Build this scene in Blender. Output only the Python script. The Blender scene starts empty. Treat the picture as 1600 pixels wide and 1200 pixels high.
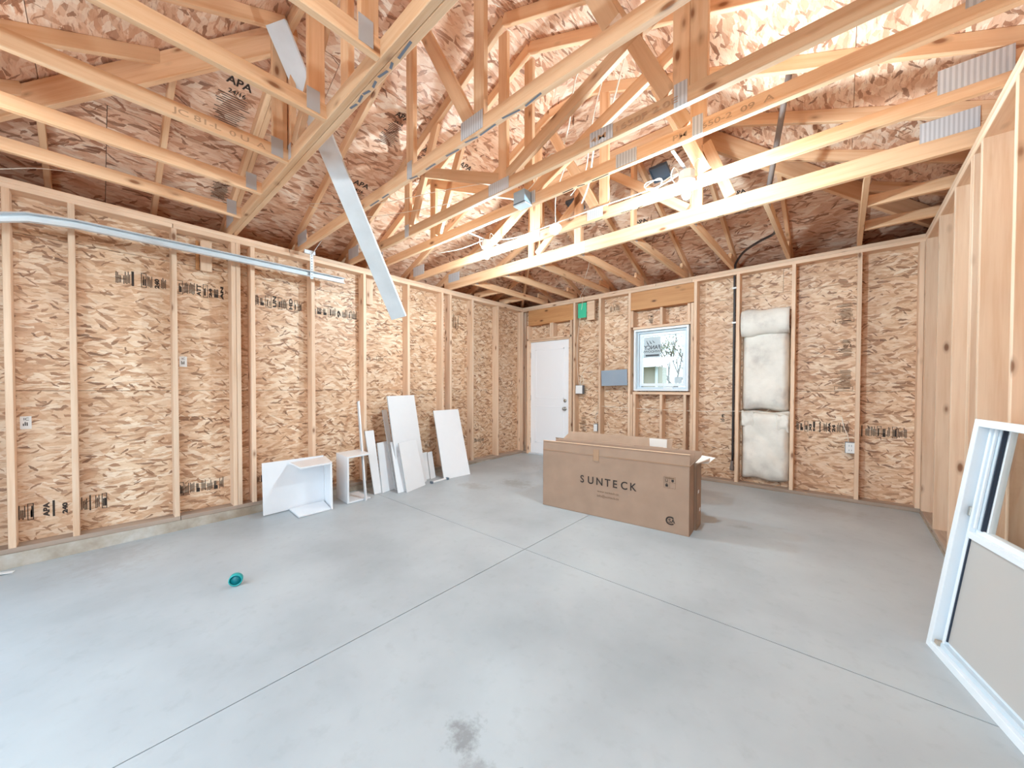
import bpy, bmesh, math, random
from mathutils import Vector, Matrix
random.seed(7)
scene = bpy.context.scene
C = scene.collection
W = 5.523            # room width between sheathing (left x=0, right x=W)
LF = 6.60            # room length, back wall y=0, front wall y=-LF
H = 2.80             # top of the wall plates above the kerb top
PITCH = 5 / 12
RZ = 3.03            # underside of roof sheathing above the wall line

# ------------------------------------------------------------------ camera
cd = bpy.data.cameras.new('camera')
cam = bpy.data.objects.new('camera', cd); C.objects.link(cam)
yaw, pitch, roll = -0.7268, -0.0172, 0.002
F = Vector((math.sin(yaw) * math.cos(pitch), math.cos(yaw) * math.cos(pitch), math.sin(pitch)))
Rv = Vector((math.cos(yaw), -math.sin(yaw), 0)); Uv = Rv.cross(F)
c_, s_ = math.cos(roll), math.sin(roll)
R2 = Rv * c_ + Uv * s_; U2 = Uv * c_ - Rv * s_
m = Matrix((R2, U2, -F)).transposed().to_4x4(); m.translation = Vector((4.786, -5.6714, 1.2453))
cam.matrix_world = m
cd.sensor_width = 36; cd.lens = 581.49 * 36 / 1600; cd.shift_y = 17.1 / 1600
cd.clip_start = 0.02; cd.clip_end = 200
scene.camera = cam

# ------------------------------------------------------------------ world and exposure
world = bpy.data.worlds.new('overcast_sky'); scene.world = world; world.use_nodes = True
wn = world.node_tree.nodes; wl = world.node_tree.links
bg = wn['Background']
tc = wn.new('ShaderNodeTexCoord'); sp = wn.new('ShaderNodeSeparateXYZ')
rp = wn.new('ShaderNodeValToRGB')
wl.new(tc.outputs['Generated'], sp.inputs[0]); wl.new(sp.outputs['Z'], rp.inputs[0])
rp.color_ramp.elements[0].position = 0.0; rp.color_ramp.elements[0].color = (.74, .90, 1, 1)
rp.color_ramp.elements[1].position = 0.9; rp.color_ramp.elements[1].color = (.64, .83, 1, 1)
wl.new(rp.outputs[0], bg.inputs[0]); bg.inputs[1].default_value = 3.2
scene.view_settings.view_transform = 'Standard'; scene.view_settings.look = 'None'
scene.view_settings.gamma = 1; scene.view_settings.use_curve_mapping = False
scene.view_settings.exposure = 0.36
try:
    scene.cycles.use_denoising = True
    scene.cycles.max_bounces = 10; scene.cycles.diffuse_bounces = 7
    scene.cycles.transparent_max_bounces = 8; scene.cycles.transmission_bounces = 6
    scene.cycles.sample_clamp_indirect = 8.0
    scene.cycles.caustics_reflective = False; scene.cycles.caustics_refractive = False
except Exception: pass
# daylight comes in through the open garage door: sampling portal at the opening
pl = bpy.data.lights.new('door_portal', 'AREA'); pl.shape = 'RECTANGLE'; pl.size = 4.7; pl.size_y = 2.2
pl.cycles.is_portal = True
po = bpy.data.objects.new('door_portal', pl); C.objects.link(po)
po.location = (2.8, -LF - .1, 1.1); po.rotation_euler = (math.radians(90), 0, 0)
BULB_POWER = 92.0

# ------------------------------------------------------------------ materials
def srgb(r, g, b):
    f = lambda v: (v / 255 / 12.92) if v / 255 <= .04045 else ((v / 255 + .055) / 1.055) ** 2.4
    return (f(r), f(g), f(b), 1)
class NT:
    def __init__(s, name):
        s.m = bpy.data.materials.new(name); s.m.use_nodes = True
        s.n = s.m.node_tree.nodes; s.l = s.m.node_tree.links
        s.b = s.n['Principled BSDF']
    def new(s, t, **k):
        o = s.n.new(t)
        for a, b in k.items(): setattr(o, a, b)
        return o
    def link(s, a, b): s.l.new(a, b)
    def math(s, op, a, b=None, clamp=False):
        o = s.n.new('ShaderNodeMath'); o.operation = op; o.use_clamp = clamp
        for i, v in enumerate((a, b)):
            if v is None: continue
            if isinstance(v, (int, float)): o.inputs[i].default_value = v
            else: s.l.new(v, o.inputs[i])
        return o.outputs[0]
    def vmath(s, op, a, b):
        o = s.n.new('ShaderNodeVectorMath'); o.operation = op
        for i, v in enumerate((a, b)):
            if isinstance(v, (tuple, list)): o.inputs[i].default_value = v
            else: s.l.new(v, o.inputs[i])
        return o.outputs[0]
    def mix(s, f, a, b, bt='MIX'):
        o = s.n.new('ShaderNodeMix'); o.data_type = 'RGBA'; o.blend_type = bt
        for i, v in ((0, f), (6, a), (7, b)):
            if isinstance(v, (int, float, tuple)): o.inputs[i].default_value = v
            else: s.l.new(v, o.inputs[i])
        return o.outputs[2]
    def ramp(s, f, stops, interp='LINEAR'):
        o = s.n.new('ShaderNodeValToRGB'); o.color_ramp.interpolation = interp
        e = o.color_ramp.elements
        while len(e) > 1: e.remove(e[-1])
        e[0].position, e[0].color = stops[0]
        for p, c in stops[1:]:
            x = e.new(p); x.color = c
        s.l.new(f, o.inputs[0]); return o.outputs[0]
    def noise(s, v, scale, detail=2, rough=.5, dim='3D'):
        o = s.n.new('ShaderNodeTexNoise'); o.noise_dimensions = dim
        o.inputs['Scale'].default_value = scale; o.inputs['Detail'].default_value = detail
        o.inputs['Roughness'].default_value = rough
        if v is not None: s.l.new(v, o.inputs['Vector'])
        return o
    def obj(s):
        return s.n.new('ShaderNodeTexCoord').outputs['Object']
    def rnd(s): return s.n.new('ShaderNodeObjectInfo').outputs['Random']
    def bump(s, h, strength=.3, dist=.002):
        o = s.n.new('ShaderNodeBump'); o.inputs['Strength'].default_value = strength; o.inputs['Distance'].default_value = dist
        s.l.new(h, o.inputs['Height']); s.l.new(o.outputs[0], s.b.inputs['Normal'])
def plain(name, col, rough=.5, metal=0, noise=0, nscale=8, spec=None, emit=None):
    t = NT(name); t.b.inputs['Roughness'].default_value = rough; t.b.inputs['Metallic'].default_value = metal
    if spec is not None: t.b.inputs['Specular IOR Level'].default_value = spec
    if noise:
        n = t.noise(t.obj(), nscale, 4)
        d = tuple(max(0, c * (1 - noise)) for c in col[:3]) + (1,)
        t.link(t.ramp(n.outputs[0], [(.3, d), (.7, col)]), t.b.inputs['Base Color'])
    else: t.b.inputs['Base Color'].default_value = col
    if emit:
        t.b.inputs['Emission Color'].default_value = emit[0]; t.b.inputs['Emission Strength'].default_value = emit[1]
    return t.m
def wood(name, light, dark, knot, sat=1.0):
    t = NT(name); o = t.obj(); r = t.rnd()
    off = t.math('MULTIPLY', r, 57.0)
    cmb = t.new('ShaderNodeCombineXYZ'); t.link(off, cmb.inputs[0]); t.link(off, cmb.inputs[1])
    p = t.vmath('ADD', o, cmb.outputs[0])
    pg = t.vmath('MULTIPLY', p, (1.2, 22, 22))
    n1 = t.noise(pg, 1.0, 4, .6)
    pf = t.vmath('MULTIPLY', p, (4, 160, 160)); n2 = t.noise(pf, 1.0, 3, .6)
    broad = t.noise(t.vmath('MULTIPLY', p, (1.1, 4, 4)), 1.0, 2)
    col = t.ramp(n1.outputs[0], [(.28, dark), (.55, light), (.8, tuple(min(1, c * 1.1) for c in light[:3]) + (1,))])
    col = t.mix(t.math('MULTIPLY', n2.outputs[0], .35), col, dark)
    col = t.mix(t.ramp(broad.outputs[0], [(.45, (0, 0, 0, 1)), (.75, (.45, .45, .45, 1))]), col, dark)
    v = t.new('ShaderNodeTexVoronoi'); v.inputs['Scale'].default_value = 1.0
    t.link(t.vmath('MULTIPLY', p, (3.1, 7.5, 7.5)), v.inputs['Vector'])
    kf = t.ramp(v.outputs['Distance'], [(0.0, (1, 1, 1, 1)), (.075, (.9, .9, .9, 1)), (.12, (.3, .3, .3, 1)), (.2, (0, 0, 0, 1))])
    col = t.mix(kf, col, knot)
    br = t.math('ADD', t.math('MULTIPLY', r, .22), .89)
    hs = t.new('ShaderNodeHueSaturation'); t.link(col, hs.inputs['Color']); t.link(br, hs.inputs['Value']); hs.inputs['Saturation'].default_value = sat
    t.link(hs.outputs[0], t.b.inputs['Base Color']); t.b.inputs['Roughness'].default_value = .62
    t.bump(n2.outputs[0], .25, .001)
    return t.m
def osb(name, base, dark, scale=1.0):
    """strand board: soft streaky field, layers of elongated chips of different direction, sparse dark chips"""
    t = NT(name); o = t.obj(); r = t.rnd()
    off = t.math('MULTIPLY', r, 37.0)
    cmb = t.new('ShaderNodeCombineXYZ'); t.link(off, cmb.inputs[0]); t.link(t.math('MULTIPLY', r, 91.0), cmb.inputs[1])
    p = t.vmath('ADD', o, cmb.outputs[0])
    warp = t.noise(p, 6.0, 1)
    wv = t.vmath('MULTIPLY', t.vmath('SUBTRACT', warp.outputs[1], (.5, .5, .5)), (.035, .045, 0))
    pw = t.vmath('ADD', p, wv)
    w2 = t.noise(p, 38.0, 2)
    pw = t.vmath('ADD', pw, t.vmath('MULTIPLY', t.vmath('SUBTRACT', w2.outputs[1], (.5, .5, .5)), (.022, .012, 0)))
    fine = t.noise(t.vmath('MULTIPLY', pw, (10, 120, 1)), 1.0, 3, .65)
    streak = t.noise(t.vmath('MULTIPLY', pw, (6 * scale, 34 * scale, 1)), 1.0, 5, .75)
    cur = t.ramp(streak.outputs[0], [(.30, base[0]), (.42, base[1]), (.52, base[2]), (.66, base[3])])
    hgt = streak.outputs[0]
    def layer(k, ang, sx, sy, thr):
        mp = t.new('ShaderNodeMapping'); mp.inputs['Rotation'].default_value = (0, 0, ang)
        mp.inputs['Location'].default_value = (k * 3.7, k * 1.9, 0); t.link(pw, mp.inputs[0])
        q = t.vmath('MULTIPLY', mp.outputs[0], (sx * scale, sy * scale, 0))
        v = t.new('ShaderNodeTexVoronoi'); v.voronoi_dimensions = '2D'; v.inputs['Scale'].default_value = 1; t.link(q, v.inputs['Vector'])
        sc = t.new('ShaderNodeSeparateColor'); t.link(v.outputs['Color'], sc.inputs[0])
        e = t.new('ShaderNodeTexVoronoi'); e.voronoi_dimensions = '2D'; e.feature = 'DISTANCE_TO_EDGE'; e.inputs['Scale'].default_value = 1; t.link(q, e.inputs['Vector'])
        return sc, e.outputs['Distance'], t.math('GREATER_THAN', sc.outputs[1], thr)
    for k, (ang, sx, sy) in enumerate(((.06, 7, 24), (-.45, 8, 30), (.55, 8, 27), (-.12, 9, 36))):
        sc, ed, mask = layer(k, ang, sx, sy, .60)
        c = t.ramp(sc.outputs[0], [(0, base[0]), (.18, base[1]), (.55, base[2]), (1, base[3])])
        line = t.ramp(t.math('ADD', ed, t.math('MULTIPLY', sc.outputs[2], .16)), [(.0, (.74, .68, .62, 1)), (.05, (1, 1, 1, 1))])
        c = t.mix(1.0, c, line, 'MULTIPLY')
        mk = t.math('MULTIPLY', mask, .78)
        cur = t.mix(mk, cur, c)
        mx = t.new('ShaderNodeMix'); mx.data_type = 'FLOAT'; t.link(mk, mx.inputs[0]); t.link(hgt, mx.inputs[2]); t.link(sc.outputs[2], mx.inputs[3]); hgt = mx.outputs[0]
    for k, (ang, sx, sy, thr) in enumerate(((.1, 9, 40, .935), (-.6, 13, 50, .955), (.8, 14, 60, .965))):
        sc, ed, mask = layer(k + 7, ang, sx, sy, thr)
        inner = t.math('GREATER_THAN', ed, .06)
        c = t.ramp(sc.outputs[0], [(0, dark[0]), (.6, dark[1]), (1, base[0])])
        cur = t.mix(t.math('MULTIPLY', t.math('MULTIPLY', mask, inner), .88), cur, c)
    sb = t.noise(t.vmath('MULTIPLY', pw, (9 * scale, 60 * scale, 1)), 1.0, 3, .6)
    cur = t.mix(t.ramp(sb.outputs[0], [(.57, (0, 0, 0, 1)), (.68, (.7, .7, .7, 1))]), cur, base[0])
    cur = t.mix(t.ramp(fine.outputs[0], [(.5, (0, 0, 0, 1)), (.75, (.45, .45, .45, 1))]), cur, base[1])
    big = t.noise(p, 1.3, 3)
    cur = t.mix(t.ramp(big.outputs[0], [(.42, (0, 0, 0, 1)), (.7, (.4, .4, .4, 1))]), cur, base[1])
    hs = t.new('ShaderNodeHueSaturation'); t.link(cur, hs.inputs['Color'])
    t.link(t.math('ADD', t.math('MULTIPLY', r, .12), .94), hs.inputs['Value'])
    t.link(hs.outputs[0], t.b.inputs['Base Color']); t.b.inputs['Roughness'].default_value = .5
    t.bump(hgt, .45, .003)
    return t.m
M = {}
M['stud'] = wood('spruce', srgb(232, 204, 178), srgb(214, 174, 142), srgb(130, 86, 58))
M['truss'] = wood('truss_spruce', srgb(232, 195, 158), srgb(213, 160, 116), srgb(136, 84, 50))
M['header'] = wood('header_lumber', srgb(206, 154, 104), srgb(184, 126, 80), srgb(100, 58, 34))
M['sill'] = wood('dirty_sill_lumber', srgb(178, 152, 130), srgb(146, 118, 98), srgb(80, 54, 42), .8)
M['osb'] = osb('osb_wall', [srgb(154, 110, 80), srgb(202, 158, 124), srgb(226, 194, 162), srgb(244, 226, 204)], [srgb(104, 66, 46), srgb(142, 98, 68)], 1.3)
M['osb_roof'] = osb('osb_roof', [srgb(160, 104, 76), srgb(212, 160, 128), srgb(238, 202, 174), srgb(250, 232, 212)], [srgb(110, 66, 46), srgb(150, 100, 72)], .95)
M['wrap'] = plain('house_wrap', srgb(60, 50, 44), .9)
def concrete():
    t = NT('concrete_floor'); o = t.new('ShaderNodeNewGeometry').outputs['Position']
    a = t.noise(o, 1.1, 5, .55); b = t.noise(o, 14, 6, .6); c = t.noise(o, 3.2, 4, .6)
    col = t.ramp(a.outputs[0], [(.3, srgb(158, 164, 168)), (.5, srgb(172, 178, 182)), (.7, srgb(182, 188, 191))])
    col = t.mix(t.ramp(b.outputs[0], [(.55, (0, 0, 0, 1)), (.8, (.25, .25, .25, 1))]), col, srgb(136, 138, 140))
    # scattered scuffs, and the grey damp smudge near the front
    def blob(x, y, rx, ry, lo=.25, hi=1.0):
        d = t.vmath('MULTIPLY', t.vmath('SUBTRACT', o, (x, y, 0)), (1 / rx, 1 / ry, 0))
        ln = t.new('ShaderNodeVectorMath'); ln.operation = 'LENGTH'; t.link(d, ln.inputs[0])
        v = t.math('ADD', ln.outputs['Value'], t.math('MULTIPLY', t.math('SUBTRACT', t.noise(o, 12, 5, .7).outputs[0], .5), 3.2))
        return t.ramp(v, [(lo, (1, 1, 1, 1)), (hi, (0, 0, 0, 1))])
    for (x, y, rx, ry, amt, cc) in ((3.72, -4.74, .10, .08, .75, srgb(118, 118, 118)), (3.86, -4.80, .10, .05, .6, srgb(128, 127, 127)), (4.02, -4.72, .06, .05, .75, srgb(118, 118, 118)),
                                     (1.5, -1.9, .3, .2, .5, srgb(133, 129, 125)), (1.15, -2.35, .3, .12, .45, srgb(138, 135, 131)), (4.1, -1.7, .10, .06, .5, srgb(138, 137, 135)),
                                     (.45, -5.6, .5, .3, .3, srgb(144, 137, 135)), (1.3, -.8, .5, .3, .4, srgb(144, 139, 135)), (4.6, -.6, .5, .16, .35, srgb(148, 143, 141))):
        f = t.mix(1.0, blob(x, y, rx, ry), (amt, amt, amt, 1), 'MULTIPLY')
        col = t.mix(f, col, cc)
    t.link(col, t.b.inputs['Base Color']); t.b.inputs['Roughness'].default_value = .42
    t.b.inputs['Specular IOR Level'].default_value = .35
    t.bump(b.outputs[0], .15, .002)
    return t.m
M['concrete'] = concrete()
def kerbmat():
    t = NT('kerb_concrete'); o = t.obj(); a = t.noise(o, 3.5, 5, .6)
    t.link(t.ramp(a.outputs[0], [(.35, srgb(150, 134, 116)), (.55, srgb(178, 166, 152)), (.7, srgb(196, 190, 182))]), t.b.inputs['Base Color'])
    t.b.inputs['Roughness'].default_value = .8; t.bump(a.outputs[0], .4, .01); return t.m
M['kerb'] = kerbmat()
M['joint'] = plain('dusty_joint', srgb(96, 92, 88), .9)
M['white'] = plain('white_melamine', srgb(232, 233, 236), .22, noise=.02)
M['white_edge'] = plain('white_board_edge', srgb(176, 176, 178), .5)
M['door'] = plain('white_door_paint', srgb(246, 247, 251), .35)
M['vinyl'] = plain('white_vinyl', srgb(232, 238, 243), .3, noise=.02)
M['vinyl2'] = plain('vinyl_channel', srgb(202, 216, 226), .35)
M['steel'] = plain('galvanised_steel', srgb(222, 228, 233), .45, .15, noise=.12, nscale=6)
M['nickel'] = plain('satin_nickel', srgb(190, 188, 182), .3, 1)
M['brass'] = plain('aged_brass', srgb(170, 140, 100), .4, .8)
M['plastic'] = plain('white_plastic', srgb(236, 236, 236), .35)
M['cable'] = plain('white_cable_sheath', srgb(238, 230, 216), .45)
M['black'] = plain('black_plastic', srgb(44, 40, 42), .4)
M['bluebox'] = plain('blue_grey_box', srgb(158, 184, 208), .4, noise=.05)
M['boxfront'] = plain('pale_box_cover', srgb(216, 226, 236), .4)
M['vent'] = plain('blue_grey_vent', srgb(96, 108, 122), .45)
M['teal'] = plain('teal_plastic', srgb(30, 158, 158), .35)
M['teal2'] = plain('dark_teal_plastic', srgb(14, 120, 130), .35)
M['green'] = plain('green_tag', srgb(60, 190, 150), .5)
M['bluepanel'] = plain('blue_grey_card', srgb(146, 160, 176), .5, noise=.04)
M['ink'] = plain('black_ink', srgb(50, 38, 32), .7)
M['faintink'] = plain('grey_ink', srgb(120, 92, 70), .7)
M['chordink'] = plain('faded_chord_ink', srgb(190, 150, 118), .7)
M['blueink'] = plain('blue_paint_mark', srgb(112, 116, 128), .7)
M['conduit'] = plain('grey_conduit', srgb(126, 112, 106), .45, noise=.1, nscale=20)
M['rubber'] = plain('black_gasket', srgb(40, 52, 70), .5)
def gusset():
    t = NT('gusset_plate'); o = t.obj()
    w = t.new('ShaderNodeTexWave'); w.wave_type = 'BANDS'; w.bands_direction = 'X'
    w.inputs['Scale'].default_value = 15; t.link(o, w.inputs['Vector'])
    t.link(t.ramp(w.outputs[1], [(.2, srgb(186, 188, 192)), (.7, srgb(212, 214, 218))]), t.b.inputs['Base Color'])
    t.b.inputs['Metallic'].default_value = .15; t.b.inputs['Roughness'].default_value = .5
    t.bump(w.outputs[1], .2, .001); return t.m
M['gusset'] = gusset()
def card(name, c1, c2):
    t = NT(name); o = t.obj()
    n = t.noise(t.vmath('MULTIPLY', o, (2, 2, 60)), 1, 3); n2 = t.noise(o, 6, 4)
    col = t.ramp(n2.outputs[0], [(.3, c1), (.7, c2)])
    col = t.mix(t.math('MULTIPLY', n.outputs[0], .12), col, c1)
    t.link(col, t.b.inputs['Base Color']); t.b.inputs['Roughness'].default_value = .75; return t.m
M['card'] = card('cardboard', srgb(158, 130, 110), srgb(168, 139, 118))
M['card_in'] = card('cardboard_inside', srgb(172, 144, 122), srgb(184, 156, 134))
M['card_edge'] = plain('cardboard_edge', srgb(214, 180, 150), .8)
M['tape'] = plain('packing_tape', srgb(168, 130, 98), .3)
M['film'] = plain('white_film', srgb(232, 226, 220), .4)
def batt():
    t = NT('insulation_batt'); o = t.obj(); a = t.noise(o, 4, 5, .6); b = t.noise(o, 40, 3)
    c = t.ramp(a.outputs[0], [(.32, srgb(206, 200, 194)), (.5, srgb(232, 228, 220)), (.7, srgb(242, 238, 230))])
    t.link(c, t.b.inputs['Base Color']); t.b.inputs['Roughness'].default_value = .6; t.bump(b.outputs[0], .4, .004); return t.m
M['batt'] = batt()
def glass(name, tint, rough=0.0, mixf=.1):
    t = NT(name); out = [n for n in t.n if n.type == 'OUTPUT_MATERIAL'][0]
    tr = t.new('ShaderNodeBsdfTransparent'); tr.inputs[0].default_value = tint
    gl = t.new('ShaderNodeBsdfGlossy'); gl.inputs['Roughness'].default_value = rough
    mx = t.new('ShaderNodeMixShader'); mx.inputs[0].default_value = mixf
    t.link(tr.outputs[0], mx.inputs[1]); t.link(gl.outputs[0], mx.inputs[2]); t.link(mx.outputs[0], out.inputs[0]); return t.m
M['glass'] = glass('clear_glass', (.95, .97, .97, 1), 0, .05)
def screenmat():  # mostly opaque pale grey mixed over clear glass
    t = NT('pale_screen_glass'); out = [n for n in t.n if n.type == 'OUTPUT_MATERIAL'][0]
    tr = t.new('ShaderNodeBsdfTransparent'); tr.inputs[0].default_value = (.9, .9, .9, 1)
    mx = t.new('ShaderNodeMixShader'); mx.inputs[0].default_value = .78
    t.b.inputs['Base Color'].default_value = srgb(206, 202, 198); t.b.inputs['Roughness'].default_value = .4
    t.link(tr.outputs[0], mx.inputs[1]); t.link(t.b.outputs[0], mx.inputs[2]); t.link(mx.outputs[0], out.inputs[0]); return t.m
M['screen'] = screenmat()
def stickermat():
    t = NT('frosted_sticker'); out = [n for n in t.n if n.type == 'OUTPUT_MATERIAL'][0]
    tr = t.new('ShaderNodeBsdfTransparent'); mx = t.new('ShaderNodeMixShader'); mx.inputs[0].default_value = .91
    t.b.inputs['Base Color'].default_value = srgb(196, 208, 214); t.b.inputs['Roughness'].default_value = .4
    t.link(tr.outputs[0], mx.inputs[1]); t.link(t.b.outputs[0], mx.inputs[2]); t.link(mx.outputs[0], out.inputs[0]); return t.m
M['sticker'] = stickermat()
M['bulb'] = plain('lit_bulb', (1, 1, 1, 1), .4, emit=((.9, .96, 1, 1), 40))
M['siding'] = plain('tan_siding', srgb(164, 156, 140), .7)
M['fascia'] = plain('white_fascia', srgb(225, 228, 230), .6)
M['shingle'] = plain('grey_shingles', srgb(120, 116, 114), .9)
M['bark'] = plain('grey_bark', srgb(112, 102, 94), .9)
M['leaf'] = plain('pale_autumn_leaves', srgb(142, 146, 112), .8, noise=.15)
M['grass'] = plain('lawn_grass', srgb(120, 124, 100), .9, noise=.2)
M['shutter'] = plain('dark_shutter', srgb(70, 76, 84), .6)

# ------------------------------------------------------------------ helpers
def link(o, parent=None):
    C.objects.link(o)
    if parent is not None: o.parent = parent
    return o
def ploc(parent):
    v = Vector((0, 0, 0)); p = parent
    while p is not None: v += p.location; p = p.parent
    return v
def mesh(name, verts, faces, mat, parent=None, mats=None, fmat=None, smooth=False):
    me = bpy.data.meshes.new(name); me.from_pydata([tuple(v) for v in verts], [], faces); me.update()
    for mm in (mats or [mat]): me.materials.append(mm)
    if fmat:
        for p, i in zip(me.polygons, fmat): p.material_index = i
    if smooth:
        for p in me.polygons: p.use_smooth = True
    return link(bpy.data.objects.new(name, me), parent)
def tag(o, label=None, cat=None, group=None, kind=None):
    if label: o['label'] = label
    if cat: o['category'] = cat
    if group: o['group'] = group
    if kind: o['kind'] = kind
    return o
def thing(name, label, cat, loc, group=None):
    o = bpy.data.objects.new(name, None); o.empty_display_size = .1; o.location = loc; C.objects.link(o)
    return tag(o, label, cat, group)
def struct(name, loc=(0, 0, 0)):
    o = bpy.data.objects.new(name, None); o.location = loc; C.objects.link(o); o['kind'] = 'structure'; return o
BOXF = [(0, 3, 2, 1), (4, 5, 6, 7), (0, 1, 5, 4), (1, 2, 6, 5), (2, 3, 7, 6), (3, 0, 4, 7)]
_bar = {}
def bar_mesh(L, w, t, mat, bev=.003):
    """bar along +X from the origin, w along local Z, t along local Y, long edges eased"""
    key = (round(L, 3), round(w, 3), round(t, 3), mat.name)
    if key in _bar: return _bar[key]
    a, b = t / 2, w / 2; e = min(bev, a * .4, b * .4)
    sec = [(-a + e, -b), (a - e, -b), (a, -b + e), (a, b - e), (a - e, b), (-a + e, b), (-a, b - e), (-a, -b + e)]
    vs = [(0, y, z) for y, z in sec] + [(L, y, z) for y, z in sec]
    fs = [tuple(range(7, -1, -1)), tuple(range(8, 16))] + [(i, (i + 1) % 8, 8 + (i + 1) % 8, 8 + i) for i in range(8)]
    me = bpy.data.meshes.new('bar'); me.from_pydata(vs, [], fs); me.materials.append(mat); me.update()
    _bar[key] = me; return me
def bar(name, p0, p1, w, t, mat, parent=None, up=(0, 0, 1)):
    p0, p1 = Vector(p0), Vector(p1); d = p1 - p0; L = d.length; x = d.normalized()
    u = Vector(up); z = (u - x * u.dot(x)).normalized(); y = z.cross(x)
    o = bpy.data.objects.new(name, bar_mesh(L, w, t, mat)); link(o, parent)
    mm = Matrix((x, y, z)).transposed().to_4x4(); mm.translation = p0 - (ploc(parent) if parent else Vector((0, 0, 0)))
    o.matrix_local = mm; return o
def box(name, lo, hi, mat, parent=None, bev=0):
    lo, hi = Vector(lo), Vector(hi); c = (lo + hi) / 2; h = (hi - lo) / 2
    vs = [(sx * h.x, sy * h.y, sz * h.z) for sz in (-1, 1) for sx, sy in ((-1, -1), (1, -1), (1, 1), (-1, 1))]
    if bev:
        bm = bmesh.new(); bv = [bm.verts.new(v) for v in vs]
        for f in BOXF: bm.faces.new([bv[i] for i in f])
        bmesh.ops.bevel(bm, geom=bm.edges[:], offset=bev, segments=2, affect='EDGES', profile=.5)
        me = bpy.data.meshes.new(name); bm.to_mesh(me); bm.free(); me.materials.append(mat)
        o = link(bpy.data.objects.new(name, me), parent)
    else: o = mesh(name, vs, BOXF, mat, parent)
    o.location = c - (ploc(parent) if parent else Vector((0, 0, 0))); return o
def tube(name, pts, r, mat, parent=None, seg=8, smooth_steps=0):
    pts = [Vector(p) for p in pts]
    if smooth_steps:
        out = []
        for i in range(len(pts) - 1):
            p0 = pts[max(i - 1, 0)]; p1 = pts[i]; p2 = pts[i + 1]; p3 = pts[min(i + 2, len(pts) - 1)]
            for k in range(smooth_steps):
                t = k / smooth_steps
                out.append(.5 * ((2 * p1) + (p2 - p0) * t + (2 * p0 - 5 * p1 + 4 * p2 - p3) * t * t + (3 * p1 - p0 - 3 * p2 + p3) * t ** 3))
        out.append(pts[-1]); pts = out
    base = pts[0]; off = ploc(parent) if parent else Vector((0, 0, 0))
    vs, fs = [], []; u = None
    for i, p in enumerate(pts):
        d = (pts[min(i + 1, len(pts) - 1)] - pts[max(i - 1, 0)]).normalized()
        if u is None: u = d.orthogonal().normalized()
        u = (u - d * u.dot(d)).normalized(); v = d.cross(u)
        for k in range(seg):
            a = 2 * math.pi * k / seg; vs.append(p - base + u * (r * math.cos(a)) + v * (r * math.sin(a)))
    for i in range(len(pts) - 1):
        for k in range(seg):
            a = i * seg + k; b = i * seg + (k + 1) % seg; fs.append((a, b, b + seg, a + seg))
    fs.append(tuple(range(seg - 1, -1, -1))); n = (len(pts) - 1) * seg; fs.append(tuple(range(n, n + seg)))
    o = mesh(name, vs, fs, mat, parent, smooth=True); o.location = base - off
    return o
def lathe(name, prof, mat, parent=None, loc=(0, 0, 0), seg=24, axis=(0, 0, 1), smooth=True):
    vs, fs = [], []
    for r, z in prof:
        for k in range(seg):
            a = 2 * math.pi * k / seg; vs.append((r * math.cos(a), r * math.sin(a), z))
    for i in range(len(prof) - 1):
        for k in range(seg):
            a = i * seg + k; b = i * seg + (k + 1) % seg; fs.append((a, b, b + seg, a + seg))
    fs.append(tuple(range(seg - 1, -1, -1))); n = (len(prof) - 1) * seg; fs.append(tuple(range(n, n + seg)))
    o = mesh(name, vs, fs, mat, parent, smooth=smooth)
    o.rotation_euler = Vector((0, 0, 1)).rotation_difference(Vector(axis)).to_euler()
    o.location = Vector(loc) - (ploc(parent) if parent else Vector((0, 0, 0))); return o
def poly_slab(name, pts, th, mat, parent=None, nrm=None):
    """flat polygon (3D pts, coplanar) with local X along its first edge, thickness th along nrm"""
    pts = [Vector(p) for p in pts]; x = (pts[1] - pts[0]).normalized()
    n = nrm or (pts[1] - pts[0]).cross(pts[-1] - pts[0]).normalized(); n = Vector(n).normalized(); y = n.cross(x)
    loc = [((p - pts[0]).dot(x), (p - pts[0]).dot(y)) for p in pts]; k = len(pts)
    vs = [(a, b, 0) for a, b in loc] + [(a, b, th) for a, b in loc]
    fs = [tuple(range(k - 1, -1, -1)), tuple(range(k, 2 * k))] + [(i, (i + 1) % k, k + (i + 1) % k, k + i) for i in range(k)]
    o = mesh(name, vs, fs, mat, parent)
    mm = Matrix((x, y, n)).transposed().to_4x4(); mm.translation = pts[0] - (ploc(parent) if parent else Vector((0, 0, 0)))
    o.matrix_local = mm
    bm = bmesh.new(); bm.from_mesh(o.data); bmesh.ops.recalc_face_normals(bm, faces=bm.faces); bm.to_mesh(o.data); bm.free()
    return o
_txt = {}
def text_mesh(s, size, align='LEFT', bold=0):
    key = (s, size, align, bold)
    if key in _txt: return _txt[key]
    cu = bpy.data.curves.new('t', 'FONT'); cu.body = s; cu.size = size; cu.align_x = align; cu.offset = bold
    ob = bpy.data.objects.new('t', cu); C.objects.link(ob)
    dg = bpy.context.evaluated_depsgraph_get(); me = bpy.data.meshes.new_from_object(ob.evaluated_get(dg))
    bpy.data.objects.remove(ob); me.materials.clear(); _txt[key] = me; return me
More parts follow.
